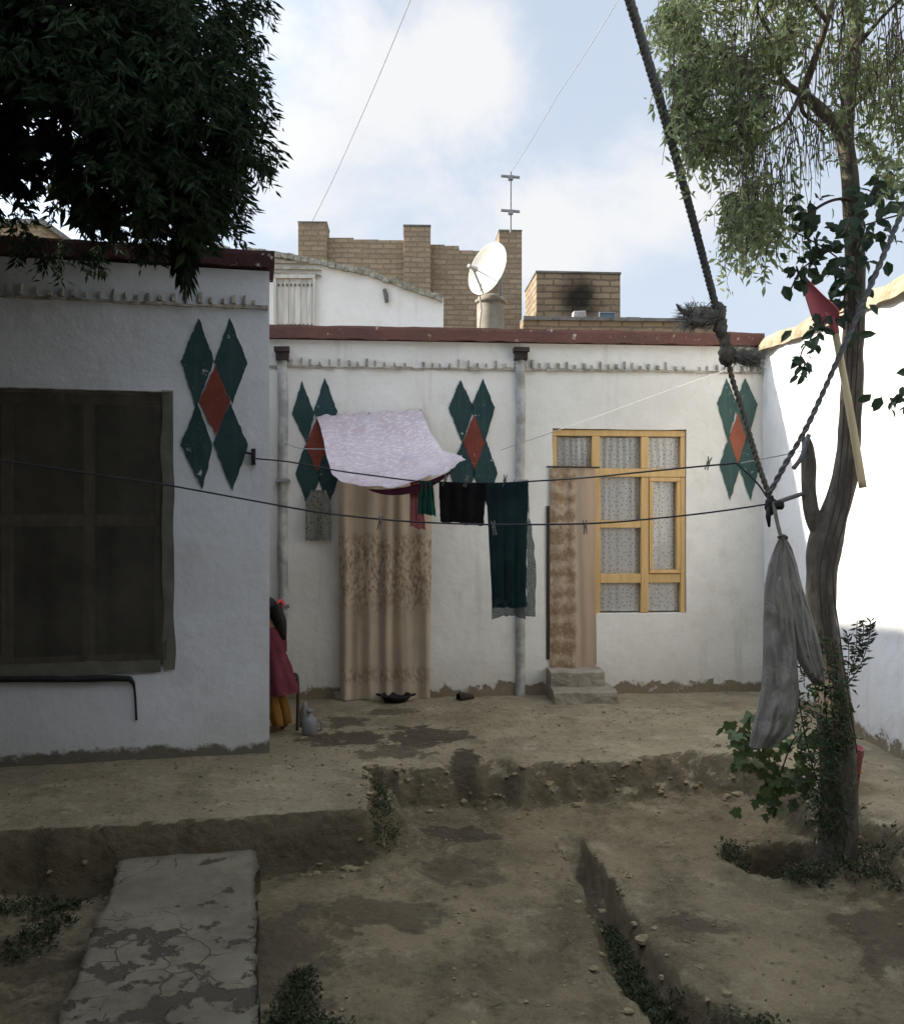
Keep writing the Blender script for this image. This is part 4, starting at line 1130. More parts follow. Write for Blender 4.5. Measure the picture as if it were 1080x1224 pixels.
def lavender():
    bl, br = FA.px(378, 498, .02), FA.px(503, 490, .02)
    fl, fr_ = P(397, 571, d_up(397)-.03), P(557, 552.5, d_up(545)+.02)
    root = thing('lavender_sheet', tuple(bl.lerp(br, .5)), 'mottled lavender sheet slung from the wall over the line above the doorway', 'sheet')
    rim = path_pts([P(397, 571, d_up(397)-.03), P(425, 581, d_up(425)-.04), P(462, 584, d_up(462)-.04), P(500, 577.5, d_up(500)-.02), P(530, 566, d_up(530)), fr_], 12)
    lft = path_pts([bl, P(385, 520, 7.0), P(391, 550, 6.2), fl], 12); rgt = path_pts([br, P(513, 515, 7.0), P(527, 535, 6.3), fr_], 12)
    def at(c, t):
        k = t*(len(c)-1); i = min(int(k), len(c)-2); return c[i].lerp(c[i+1], k-i)
    def fn(a, b):
        e0 = bl.lerp(br, a); e1 = at(rim, a); l = at(lft, b); r = at(rgt, b)
        s = e0.lerp(e1, b)+l.lerp(r, a)-(bl.lerp(br, a).lerp(fl.lerp(fr_, a), b))
        q = math.sin(a*math.pi)*math.sin(b*math.pi)
        s.z += -.03*q+.045*q*fbm(a*3, b*3, 1, 3)+.016*fbm(a*8+b*3, b*5, 2, 3)+.035*abs(nz(a*5+b*3, b*1.5, 8))+.022*abs(nz(a*3-b*6, b*3, 3))*q+.016*nz(a*7, 0, 5)*(1-b)
        return s
    mb = MB(); mb.grid(fn, 70, 60); mb.build('sheet', MAT['lavender'], root, smooth=True)
    h = MB()
    def hem(a, b):
        t = lerp(.28, .97, a); p = at(rim, t); dep = .045*math.sin(min(1, a*1.15)*math.pi)**.6
        return p+Vector((0, .012, -.004-dep*b))
    h.grid(hem, 40, 4); h.build('hem', MAT['maroon'], root, smooth=True)
    for pt in (bl, br, bl.lerp(br, .5)):
        n = MB(); n.tube([pt+FA.n*.01-FA.n*.03, pt+FA.n*.02], .006, 6); n.build('nail', MAT['metal'], root)
lavender()

def door_curtain():
    w = FA; u0, u1 = w.uz(404, 600, .06)[0], w.uz(516, 600, .06)[0]; z1 = w.uz(450, 552, .06)[1]; z0 = w.uz(450, 836, .06)[1]
    root = thing('door_curtain', tuple(w.pt((u0+u1)/2, 0, .05)), 'beige embroidered curtain hanging over the left doorway under the lavender sheet', 'curtain')
    def fn(a, b):
        u = lerp(u0, u1, a); taper = lerp(.92, 1.0, sstep(0, .5, b)); uc = lerp(u0, u1, .5)
        z = lerp(z0, z1, b)+.012*nz(u*8, 3, 3)*(1-b)
        u += .035*(1-b)*(.5-a)+ .008*nz(z*2, u*3, 2)
        o = .065+.022*(.35+.65*abs(nz(u*3.1, z*.35, 9))*2)*math.sin(u*38+5.5*nz(u*3.3, z*.45, 1))*(.4+.6*sstep(1.9, .9, z))+.016*nz(u*8, z*.9, 4)+.006*nz(u*21, z*2.4, 6)
        return w.pt(u, z, o)
    mb = MB(); mb.grid(fn, 110, 90); mb.build('cloth', MAT['door_curtain'], root, smooth=True)
    r = MB(); r.tube([w.pt(u0-.05, z1-.004, .062), w.pt(u1+.05, z1-.004, .062)], .009, 8); r.build('rod', MAT['metal'], root)
door_curtain()
def kid_cloth():
    w = FA
    root = thing('hanging_cloth', tuple(w.px(380, 585, .04)), 'small patterned grey cloth hanging on a nail left of the beige curtain', 'cloth')
    def fn(a, b):
        x = lerp(lerp(371, 365, sstep(0, .25, b)), lerp(390, 395, sstep(0, .25, b)), a); y = lerp(586, 646+3*nz(a*6, 2, 2), b)
        p = w.px(x, y, .045+.015*math.sin(a*9+b*2)*b+.01*nz(a*4, b*3, 2)); return p
    mb = MB(); mb.grid(fn, 24, 24); mb.build('cloth', MAT['grey_kid'], root, smooth=True)
    n = MB(); n.tube([w.px(380, 586, -.02), w.px(380, 586, .06)], .005, 6); n.build('nail', MAT['metal'], root)
kid_cloth()

# ------------------------------------------------------------------ rope with its knots, the hanging sack cloth
def twisted(mb, ctrl, rad, strands=3, pitch=.07, n=22, mi=0):
    pts = path_pts(ctrl, n); L = 0; prev = None
    rads = rad if callable(rad) else (lambda t: rad)
    dense = []
    for a, b in zip(pts, pts[1:]):
        k = max(1, int((b-a).length/(pitch/7)))
        for i in range(k): dense.append(a.lerp(b, i/k))
    dense.append(pts[-1]); m = len(dense)
    for s in range(strands):
        out = []; L = 0; rr = []
        for i, p in enumerate(dense):
            if i: L += (p-dense[i-1]).length
            t = (dense[min(i+1, m-1)]-dense[max(i-1, 0)]).normalized(); a = t.cross(Vector((0, 1, .1))).normalized(); b = t.cross(a)
            q = L/pitch*2*math.pi+s*2*math.pi/strands; r = rads(i/(m-1))
            out.append(p+(a*math.cos(q)+b*math.sin(q))*r*.46); rr.append(r*.68)
        mb.tube(out, rr, 6, mi)
K1 = P(858, 378, 4.5); K2 = P(868, 420, 4.5)
rp = thing('swing_rope', tuple(JUNC), 'thick dark twisted rope knotted above the yard and tied beside the tree', 'rope')
mb = MB()
twisted(mb, [P(640, -330, 2.9), P(695, -165, 3.25), P(752, 0, 3.7), P(808, 190, 4.1), P(856, 370, 4.48), P(860, 395, 4.5), K2], lambda t: lerp(.021, .017, t))
mb.build('rope_upper', MAT['rope'], rp, smooth=True)
mb = MB(); twisted(mb, [K2, P(874, 450, 4.5), P(890, 500, 4.5), P(906, 555, 4.5), P(918, 590, 4.5), P(922, 606, 4.5)], lambda t: .013, 2, .06)
mb.build('rope_lower', MAT['rope_brown'], rp, smooth=True)
mb = MB(); twisted(mb, [P(919, 590, 4.48), P(938, 555, 4.42), P(965, 508, 4.36), P(1003, 425, 4.3), P(1045, 330, 4.26), P(1082, 243, 4.24), P(1150, 80, 4.2), P(1200, -40, 4.18)], lambda t: .013, 2, .09)
mb.build('rope_right', MAT['rope'], rp, smooth=True)
def fuzz(mb, c, ax, L, r, n, rnd, fr=.002):
    ax = ax.normalized(); a = ax.orthogonal().normalized(); b = ax.cross(a)
    for i in range(n):
        q = rnd.uniform(0, 2*math.pi); t = rnd.random(); rr = r*math.sqrt(rnd.random())
        p = c+ax*(t*L*.85)+(a*math.cos(q)+b*math.sin(q))*rr*.95
        d = ax*rnd.uniform(.3, 1)+(a*math.cos(q)+b*math.sin(q))*rnd.uniform(-.1, .7)+Vector((rnd.uniform(-.3, .3), rnd.uniform(-.3, .3), rnd.uniform(-.3, .3)))
        l = rnd.uniform(.03, .075); m1 = p+d.normalized()*l*.5+Vector((0, 0, rnd.uniform(-.008, .008)))
        mb.tube([p, m1, p+d.normalized()*l+Vector((0, 0, rnd.uniform(-.015, .01)))], [fr, fr*.8, fr*.3], 3)
def knots():
    rnd = random.Random(4)
    mb = MB(); mb.blob(P(857, 374, 4.5), .042, .04, .052, .35, 22, 26); mb.blob(P(861, 392, 4.5), .032, .032, .05, .3, 25, 20)
    mb.build('knot', MAT['fray'], rp, smooth=True)
    mb = MB(); mb.blob(P(869, 424, 4.5), .040, .038, .055, .35, 20, 26); mb.blob(P(866, 408, 4.5), .026, .026, .05, .3, 25, 20); mb.build('knot', MAT['rope_brown'], rp, smooth=True)
    mb = MB(); c = P(858, 378, 4.5); e = P(822, 381, 4.5)
    mb.tube([c, c.lerp(e, .3)+Vector((0, 0, .005)), c.lerp(e, .7)+Vector((0, 0, .004)), e], [.036, .045, .05, .028], 14, wob=.35); fuzz(mb, c, e-c, .20, .046, 420, rnd)
    mb.tube([P(820, 376, 4.5), P(812, 369, 4.48), P(808, 363, 4.47)], [.012, .011, .004], 6)
    for i in range(70):
        a = P(rnd.uniform(815, 840), rnd.uniform(372, 380), 4.5+rnd.uniform(-.04, .04)); b = a+Vector((rnd.uniform(-.02, .05), rnd.uniform(-.03, .03), rnd.uniform(.02, .055)))
        c2 = b+Vector((rnd.uniform(-.02, .03), 0, rnd.uniform(-.03, .005))); mb.tube([a, b, c2], [.0022, .0018, .001], 3)
    mb.build('frayed_end', MAT['fray'], rp)
    mb = MB(); c = P(873, 424, 4.5); e = P(907, 431, 4.5)
    mb.tube([c, c.lerp(e, .4), c.lerp(e, .8), e], [.022, .032, .035, .022], 14, wob=.4); fuzz(mb, c, e-c, .15, .036, 420, rnd, .0016)
    mb.build('frayed_end', MAT['fray'], rp)
    mb = MB(); mb.blob(P(921, 604, 4.5), .028, .028, .045, .35, 24, 20); mb.blob(P(930, 604, 4.47), .028, .024, .022, .4, 30, 16)
    mb.tube([P(919, 606, 4.49), P(918, 618, 4.48), P(919, 630, 4.47)], [.016, .014, .006], 6, wob=.4)
    mb.build('knot', MAT['hose'], rp, smooth=True)
    mb = MB(); mb.tube(path_pts([P(924, 600, 4.48), P(928, 622, 4.42), P(934, 646, 4.37)]), .0095, 7); mb.build('rope_tail', MAT['rope_brown'], rp)
    mb = MB(); mb.tube(path_pts([P(930, 600, 4.48), P(950, 593, 4.5), P(966, 588, 4.52)]), .011, 7); mb.build('rope_tie', MAT['rope'], rp); mb = MB(); mb.tube(path_pts([P(948, 560, 4.45), P(958, 545, 4.46), P(966, 520, 4.5)]), .012, 7); mb.build('rope_tie', MAT['rope'], rp)
knots()
def sack():
    root = thing('hanging_sack', tuple(P(934, 644, 4.5)), 'grey sack cloth gathered at the top and tied to the rope beside the tree', 'sack')
    def lobe(ctrl, name, d0, seed, mat='sack'):
        # ctrl: rows of (y, left x, right x); a closed flattened tube with folds
        mb = MB(); n = 72; rows = 110
        def row(t):
            k = t*(len(ctrl)-1); i = min(int(k), len(ctrl)-2); f = k-i; f2 = f
            return [lerp(ctrl[i][j], ctrl[i+1][j], f2) for j in range(3)]
        def fn(a, b):
            y, xl, xr = row(b); q = a*2*math.pi; c = (xl+xr)/2; hw = (xr-xl)/2
            fo = 1+.07*math.sin(q*3+seed+b*1.5)+.05*math.sin(q*7+seed*2)+.05*nz(math.cos(q)*2, b*5, seed)
            x = c+hw*math.cos(q)*(1+.03*nz(b*6, q, seed))
            cr = .8*fbm(math.cos(q)*1.6+seed, y*.012, math.sin(q)*1.6, 4)+.35*abs(nz(math.cos(q)*3+y*.02, y*.035, seed))-.25*abs(nz(q*1.1, y*.006, seed+5))
            return P(x+2.2*cr*math.sin(q), y, d0)+Vector((0, math.sin(q)*hw/F*d0*.55*(fo+cr), 0))
        mb.grid(fn, n, rows)
        o = mb.build(name, MAT[mat], root, smooth=True); return o
    lobe([(642, 931, 937), (655, 925, 940), (675, 918, 942), (700, 913.5, 944), (740, 912, 948), (790, 911.5, 952), (820, 910, 954), (850, 906, 953), (875, 900, 947), (893, 896.5, 925)], 'sack_lobe', 4.36, 1.)
    lobe([(643, 934, 939), (655, 934, 946), (675, 935, 952), (700, 937, 958), (730, 941, 968), (765, 947, 978), (790, 953, 984), (812, 966, 986), (820, 974, 982)], 'sack_lobe', 4.385, 2.6)
    mb = MB(); mb.tube(path_pts([P(937, 645, 4.36), P(948, 670, 4.335), P(956, 705, 4.325), P(962, 760, 4.32), P(970, 795, 4.335), P(975, 810, 4.35)]), .004, 5)
    mb.tube(path_pts([P(909, 826, 4.335), P(905, 848, 4.335), P(899, 875, 4.345), P(896, 892, 4.355)]), .004, 5); mb.build('selvedge', MAT['sack_edge'], root)
    mb = MB(); mb.tube(path_pts([P(930, 642, 4.37), P(935, 640, 4.32), P(940, 643, 4.37), P(935, 646, 4.43), P(930, 642, 4.37)]), .007, 6); mb.build('tie', MAT['rope_brown'], root)
sack()
# ------------------------------------------------------------------ the drooping tree on the right
TD = 4.52
tr = thing('drooping_tree', tuple(P(1000, 1045, TD)), 'slender tree with forked trunk and drooping narrow grey green leaves at right', 'tree')
TWP = []                                                    # limb points that twigs may hang from
def limb(mb, rows, n=10, wob=.10, sides=12, keep=True):
    """rows: (px, py, d, width in px)"""
    pts = path_pts([P(x, y, d) for x, y, d, w_ in rows], n)
    rad = []
    m = len(pts)
    for i in range(m):
        k = i/n; j = min(int(k), len(rows)-2); t = k-j
        rad.append(lerp(rows[j][3], rows[min(j+1, len(rows)-1)][3], t)/2/F*lerp(rows[j][2], rows[min(j+1, len(rows)-1)][2], t))
    mb.tube(pts, rad, sides, wob=wob)
    if keep: TWP.extend(pts)
    return pts
def right_tree():
    mb = MB()
    limb(mb, [(1000,1075,4.5,78),(1000,1050,TD,58),(1001,1020,TD,47),(1002,960,TD,43),(1001,900,TD,42),(996,850,TD,42),(988,800,TD,40),(982,760,TD,36),(981,720,TD,33),(982,680,TD,36),(986,645,TD,40),(996,615,TD,33),(1006,585,TD,29),(1012,550,TD,27),(1015,510,TD,26),(1018,460,TD,25),(1019,410,TD,25),(1021,360,TD,25),(1021,300,TD,23),(1018,250,TD,21),(1014,200,TD,20),(1010,165,TD,20),(1014,120,TD,17),(1021,60,TD,16),(1025,0,TD,15),(1030,-80,TD,13),(1024,-180,TD,10),(1030,-290,TD,6)], keep=False)
    limb(mb, [(987,655,TD,18),(975,628,TD,19),(968,605,TD,18),(966,580,TD,17),(966,555,TD,17),(965,535,TD,14),(962,522,TD,9)], keep=False)
    limb(mb, [(1010,172,TD,16),(1000,152,TD-.02,16),(985,135,TD-.06,15),(968,120,TD-.1,14),(957,112,TD-.12,12)], keep=False)
    mb.build('trunk', MAT['bark'], tr, smooth=True)
    b = MB()
    limb(b, [(957,112,4.4,11),(966,92,4.36,9),(975,65,4.3,8),(988,25,4.25,8),(1000,-30,4.2,7),(1005,-120,4.1,5)])
    limb(b, [(957,112,4.4,9),(940,100,4.35,8),(930,80,4.3,6),(927,55,4.25,5),(905,10,4.2,5),(880,-60,4.1,4)])
    limb(b, [(940,100,4.35,7),(918,96,4.3,5),(890,80,4.2,5),(855,60,4.1,4),(830,50,4.05,2)])
    limb(b, [(955,115,4.4,6),(945,135,4.35,5),(935,148,4.3,4),(915,160,4.25,4),(900,180,4.2,3)])
    limb(b, [(955,115,4.4,6),(960,135,4.42,5),(975,147,4.45,4),(985,160,4.5,3)])
    limb(b, [(1024,20,TD,9),(1000,-40,4.6,7),(950,-100,4.7,6),(890,-130,4.7,5),(830,-110,4.7,3)])
    limb(b, [(1026,0,TD,8),(1050,-50,4.4,7),(1100,-90,4.3,6),(1200,-60,4.2,4),(1290,-10,4.1,3)])
    limb(b, [(1015,130,TD,7),(1035,110,4.6,6),(1060,80,4.7,5),(1095,50,4.8,4),(1150,40,4.9,3)])
    limb(b, [(988,25,4.25,6),(960,-10,4.0,5),(920,-50,3.8,4),(870,-60,3.7,3)])
    limb(b, [(1020,60,TD,6),(1045,30,4.3,5),(1075,0,4.1,4),(1120,-30,3.9,3)])
    # limb to which the rope is tied, outside the frame
    limb(b, [(1026,-20,TD,12),(1090,-60,4.35,11),(1160,-70,4.2,10),(1205,-45,4.18,9),(1280,-30,4.1,6)])
    b.build('limb', MAT['bark'], tr, smooth=True)
    s = MB()
    s.tube(path_pts([P(1018, 240, 4.5), P(1000, 238, 4.42), P(980, 246, 4.35), P(962, 262, 4.3), P(948, 285, 4.28)]), [.009]*65 if False else .007, 6)
    s.build('shoot', MAT['twig'], tr, smooth=True)
    # hanging strands
    rnd = random.Random(12)
    tw = MB(); lf = MB()
    def bottom(px):
        tab = [(770, 60), (800, 130), (812, 200), (822, 270), (845, 290), (862, 320), (880, 345), (905, 335), (925, 310), (940, 330), (948, 340), (960, 250), (985, 205), (1010, 190), (1030, 170), (1060, 190), (1100, 210), (1200, 220), (1300, 200)]
        for (x0, y0), (x1, y1) in zip(tab, tab[1:]):
            if x0 <= px <= x1: return lerp(y0, y1, (px-x0)/(x1-x0))
        return 150
    def strand(px, py, d, y_end, dens, lo, hi, lsz=1):
        pts = []; x = px; y = py; k = max(3, int((y_end-py)/16)); dr = rnd.uniform(-.10, .10); cur = rnd.uniform(-1, 1)
        ph = rnd.uniform(0, 9)
        for i in range(k+1):
            t = i/k; pts.append(P(x, y, d+.05*math.sin(ph+t*3)))
            x += dr*16+2.2*math.sin(ph+i*.7)*(1-.3*t)+cur*6*(1-t)**3; y += 16*(1+.1*math.sin(i+ph))*(1 if t > .12 else .5)
        tw.tube(pts, [lerp(.0032, .0011, i/(len(pts)-1)) for i in range(len(pts))], 3, cap=False)
        m = len(pts)
        for i in range(1, m):
            t = i/(m-1)
            n = dens*(1.25 if t > .35 else .6); n = int(n)+(rnd.random() < n-int(n))
            for q in range(n):
                p = pts[i-1].lerp(pts[i], rnd.random())
                a = rnd.uniform(0, 6.28); d_ = Vector((math.cos(a)*.75, math.sin(a)*.75, -1+rnd.uniform(-.3, .9)))
                nn = Vector((rnd.uniform(-1, 1), rnd.uniform(-1, 1), rnd.uniform(-.6, 1)))
                L = rnd.uniform(lo, hi)*lsz
                lf.leaf(p+d_*.006, d_, nn, L, L*rnd.uniform(.27, .38), 0, rnd.uniform(-.05, .14))
    def group(n, x0, x1, d0, d1, dens, ya, yb, endf, lo=.032, hi=.058):
        for _ in range(n):
            px = rnd.uniform(x0, x1); d = rnd.uniform(d0, d1); py = rnd.uniform(ya, yb); e = bottom(px)
            if py > e-25: continue
            e = py+(e-py)*rnd.uniform(*endf)
            strand(px, py, d, e, dens*rnd.uniform(.6, 1.3), lo, hi)
    def clump(px, py, d, nleaf, R_, lo=.030, hi=.058):
        c = P(px, py, d); out = Vector((px-990, 0, 0)).normalized()*.35
        for _ in range(max(2, int(nleaf/9))):
            e = c+Vector((rnd.gauss(0, R_*.6), rnd.gauss(0, R_*.7), rnd.gauss(-R_*.5, R_*.6))); s0 = c+Vector((rnd.gauss(0, R_*.3), rnd.gauss(0, R_*.3), R_*rnd.uniform(.2, 1.1)))-out*.1
            pts = path_pts([s0, s0.lerp(e, .5)+Vector((rnd.gauss(0, .02), 0, .03)), e, e+Vector((rnd.gauss(0, .02), 0, -rnd.uniform(.03, .10)))], 4)
            tw.tube(pts, [lerp(.0026, .0010, i/(len(pts)-1)) for i in range(len(pts))], 3, cap=False)
            for _k in range(11):
                p = rnd.choice(pts[2:])+Vector((rnd.gauss(0, .012), rnd.gauss(0, .012), rnd.gauss(0, .012)))
                d_ = Vector((rnd.gauss(0, .75), rnd.gauss(0, .75), -.75+rnd.gauss(0, .55))); L = rnd.uniform(lo, hi)
                lf.leaf(p, d_, Vector((rnd.uniform(-1, 1), rnd.uniform(-1, 1), rnd.uniform(-.6, 1))), L, L*rnd.uniform(.26, .40), 0, rnd.uniform(-.05, .14))
    # clumped foliage down the left side of the crown: (x range at height y)
    n = 0
    while n < 450:
        py = rnd.uniform(-150, 335); xl = 796+max(0, py-110)*.38+30*nz(py*.021, 3, 3)+12*nz(py*.07, 1, 3); xr = 940 if py < 60 else lerp(915, 905, (py-60)/270)
        if py > 220: xl += (py-220)*.16; xr += (py-220)*.42
        px = xl+(xr-xl)*rnd.random()**1.25
        if fbm(px*.019, py*.019, 1.5, 2) < rnd.uniform(-.16, .12): continue
        if py > 150 and rnd.random() < .85*(py-150)/150: continue
        d = rnd.uniform(3.8, 4.8)
        clump(px, py, d, rnd.choice((14, 20, 28, 36)), rnd.uniform(.03, .075)); n += 1
    n = 0
    while n < 210:                                           # thinner foliage over and right of the trunk
        px = rnd.uniform(905, 1110); py = rnd.uniform(-150, 150) if px < 1030 else rnd.uniform(-150, 210)
        if 920 < px < 1000 and py > 85: continue
        if fbm(px*.018, py*.018, 4.5, 2) < rnd.uniform(-.1, .25): continue
        clump(px, py, rnd.uniform(3.8, 5.1), rnd.choice((9, 14, 20)), rnd.uniform(.03, .07)); n += 1
    for _ in range(260): clump(rnd.uniform(800, 1290), rnd.uniform(-330, -120), rnd.uniform(3.6, 5.2), 24, .08)
    for _ in range(130): clump(rnd.uniform(1090, 1290), rnd.uniform(-120, 220), rnd.uniform(3.8, 5.0), 20, .08)
    group(22, 805, 905, 3.7, 4.9, 1.0, -120, 180, (.5, 1.0))
    group(30, 880, 950, 4.0, 4.6, 1.4, 180, 275, (.7, 1.05))
    group(80, 880, 1000, 3.9, 4.7, .35, 85, 170, (.5, 1.1))
    group(60, 860, 1010, 3.8, 5.0, .7, -100, 80, (.4, .95))
    group(75, 985, 1090, 3.8, 5.2, .6, -100, 90, (.4, 1.05))
    group(30, 1035, 1100, 4.0, 5.0, .5, 0, 120, (.6, 1.1))
    tw.build('twigs', MAT['twig'], tr); lf.build('crown', MAT['leaf_euc'], tr)
right_tree()

def broad_vine():
    rnd = random.Random(21)
    root = thing('climbing_vine', tuple(P(1021, 330, 4.5)), 'broad leaved dark vine climbing the upper trunk with one yellow fruit', 'vine')
    st = MB(); lf = MB()
    def spray(ctrl, n, spread, L0, L1, r=.004):
        pts = path_pts([P(*c) for c in ctrl], 10); st.tube(pts, r, 5)
        for _ in range(n):
            p = rnd.choice(pts)+Vector((rnd.gauss(0, spread), rnd.gauss(0, spread*1.1), rnd.gauss(0, spread)))
            d = Vector((rnd.uniform(-1, 1), rnd.uniform(-.8, .5), rnd.uniform(-1.1, .2))); nn = Vector((rnd.uniform(-.7, .7), -1+rnd.uniform(-.5, .9), rnd.uniform(-.2, .9)))
            L = rnd.uniform(L0, L1); lf.leaf6(p, d, nn, L, L*rnd.uniform(.48, .66))
    spray([(1022,400,4.42),(1008,360,4.38),(1024,320,4.40),(1010,280,4.38),(1030,245,4.4),(1045,225,4.42)], 72, .055, .05, .09)
    spray([(1015,320,4.4),(990,300,4.36),(965,285,4.32),(945,275,4.3)], 42, .055, .05, .085)
    spray([(990,300,4.36),(970,312,4.33),(955,325,4.3),(945,345,4.3)], 20, .03, .055, .09)
    spray([(1030,270,4.4),(1055,262,4.36),(1080,255,4.34)], 34, .06, .06, .10)
    spray([(1030,240,4.4),(1050,225,4.38),(1072,215,4.36)], 26, .04, .05, .085)
    spray([(1015,370,4.4),(995,378,4.36),(975,392,4.33),(966,410,4.32)], 22, .025, .05, .085)
    spray([(966,408,4.32),(958,420,4.32),(955,435,4.32)], 12, .018, .04, .075)
    spray([(962,432,4.32),(960,445,4.32)], 9, .02, .04, .07)
    spray([(1110,455,4.3),(1085,462,4.28),(1062,485,4.28)], 26, .035, .045, .08)
    spray([(1110,480,4.3),(1090,482,4.28),(1075,490,4.28)], 12, .03, .045, .075)
    st.tube(path_pts([P(1120, 300, 4.3), P(1135, 380, 4.3), P(1110, 455, 4.3)]), .004, 5)
    st.tube(path_pts([P(1080, 255, 4.34), P(1105, 265, 4.32), P(1120, 300, 4.3)]), .004, 5)
    spray([(968,240,4.35),(964,262,4.3)], 10, .025, .06, .10)
    for k in range(3):
        st.tube(path_pts([P(1000+k*12, 900, 4.42), P(985+k*9, 760, 4.43), P(980+k*8, 680, 4.42), P(1000+k*8, 590, 4.43), P(1010+k*6, 470, 4.44), P(1015+k*7, 330, 4.44)]), .004, 5)
    st.build('stem', MAT['twig'], root); lf.build('leaves', MAT['leaf_vine'], root)
    f = MB(); f.blob(P(1063, 214, 4.30), .019, .019, .021, .12, 30, 16); tag(f.build('fruit', MAT['fruit'], root, smooth=True))
broad_vine()

def trunk_plants():
    rnd = random.Random(33)
    root = thing('trunk_creeper', tuple(P(985, 960, 4.4)), 'small leaved green creeper wrapping the lower trunk beside the sack', 'creeper')
    st = MB(); lf = MB()
    def fill(ctrl, n, sp, L0, L1, ar=.3, r=.003):
        pts = path_pts([P(*c) for c in ctrl], 10); st.tube(pts, r, 4)
        for _ in range(n):
            p = rnd.choice(pts)+Vector((rnd.gauss(0, sp), rnd.gauss(0, sp*.7), rnd.gauss(0, sp*1.2)))
            d = Vector((rnd.uniform(-1, 1), rnd.uniform(-.9, .4), rnd.uniform(-.9, .7))); nn = Vector((rnd.uniform(-1, 1), rnd.uniform(-1, .2), rnd.uniform(-.3, 1)))
            L = rnd.uniform(L0, L1); lf.leaf(p, d, nn, L, L*ar)
    fill([(1000,1000,4.40),(996,930,4.40),(990,880,4.40),(985,830,4.40),(982,770,4.42)], 520, .045, .028, .06)
    fill([(985,960,4.38),(972,920,4.36),(962,880,4.36),(955,840,4.36),(952,800,4.38)], 260, .04, .028, .055)
    fill([(1000,900,4.4),(1006,860,4.38),(1000,820,4.39)], 150, .035, .028, .055)
    fill([(990,1000,4.42),(975,960,4.4),(960,930,4.4)], 120, .035, .025, .05)
    st.build('stem', MAT['twig'], root); lf.build('leaves', MAT['leaf_trunk'], root)
    root = thing('young_shoot', tuple(P(1008, 850, 4.5)), 'upright young shoot with slim leaves right of the trunk before the white wall', 'plant')
    st = MB(); lf = MB()
    for ctrl in ([(1003,850,4.5),(1012,815,4.48),(1022,780,4.46),(1024,742,4.45)], [(1010,822,4.48),(1028,795,4.46),(1038,765,4.45),(1040,742,4.45)], [(1012,815,4.48),(1014,785,4.46),(1013,760,4.46)], [(1022,790,4.46),(1030,770,4.46),(1032,748,4.46)]):
        pts = path_pts([P(*c) for c in ctrl], 9); st.tube(pts, .0022, 4)
        for i in range(3, len(pts)):
            for s in (-1, 1):
                if rnd.random() < .72:
                    d = Vector((s*rnd.uniform(.4, 1), rnd.uniform(-.5, .5), rnd.uniform(-.2, .9))); L = rnd.uniform(.03, .055); lf.leaf(pts[i], d, Vector((rnd.uniform(-.5, .5), -1, rnd.uniform(-.2, .6))), L, L*.28)
    st.build('stem', MAT['twig'], root); lf.build('leaves', leafmat('slim young leaves', (.05, .065, .045), (.08, .095, .06), .2), root)
    # lobed vine at the terrace corner, growing from the bed
    root = thing('grape_vine', tuple(P(925, 968, 4.75)), 'leafy grape vine with lobed leaves growing under the sack by the terrace edge', 'vine')
    st = MB(); lf = MB()
    def lobed(p, d, nn, L):
        d = d.normalized(); s = d.cross(nn).normalized(); up = s.cross(d)
        prof = [(0, 0), (-.1, .28), (.12, .50), (.30, .34), (.52, .46), (.66, .24), (1.0, 0)]
        vs = [p+d*L*a+s*L*b+up*L*(.10*b-.12*a*a) for a, b in prof]+[p+d*L*a-s*L*b+up*L*(.10*b-.12*a*a) for a, b in prof[1:-1]]
        mid = [p+d*L*.3, p+d*L*.62-up*L*.03]; vs += mid
        lf.add(vs, [(0, 1, 2, 12), (12, 2, 3), (12, 3, 13), (13, 3, 4), (13, 4, 5), (13, 5, 6), (0, 12, 8, 7), (12, 9, 8), (12, 13, 9), (13, 10, 9), (13, 11, 10), (13, 6, 11)])
    stems = [([(925,972,4.72),(926,940,4.7),(918,905,4.66),(900,880,4.62),(885,872,4.6)], 46, .055), ([(926,945,4.7),(936,915,4.62),(945,890,4.56),(952,880,4.55)], 34, .05),
             ([(922,920,4.68),(905,905,4.63),(888,895,4.6),(880,880,4.6)], 34, .05), ([(936,930,4.66),(955,930,4.6),(975,945,4.55)], 26, .05), ([(925,960,4.72),(922,945,4.7),(930,930,4.68)], 22, .045), ([(900,882,4.62),(893,868,4.6),(897,856,4.6)], 14, .035)]
    for ctrl, n, sp in stems:
        pts = path_pts([P(*c) for c in ctrl], 10); st.tube(pts, .004, 5)
        for _ in range(n):
            p = rnd.choice(pts)+Vector((rnd.gauss(0, sp), rnd.gauss(0, sp), rnd.gauss(0, sp*.8)))
            lobed(p, Vector((rnd.uniform(-1, 1), rnd.uniform(-.9, .3), rnd.uniform(-1, .1))), Vector((rnd.uniform(-.6, .6), -1, rnd.uniform(0, 1.3))), rnd.uniform(.035, .068))
    st.build('stem', MAT['twig'], root); lf.build('leaves', MAT['leaf_grape'], root)
trunk_plants()

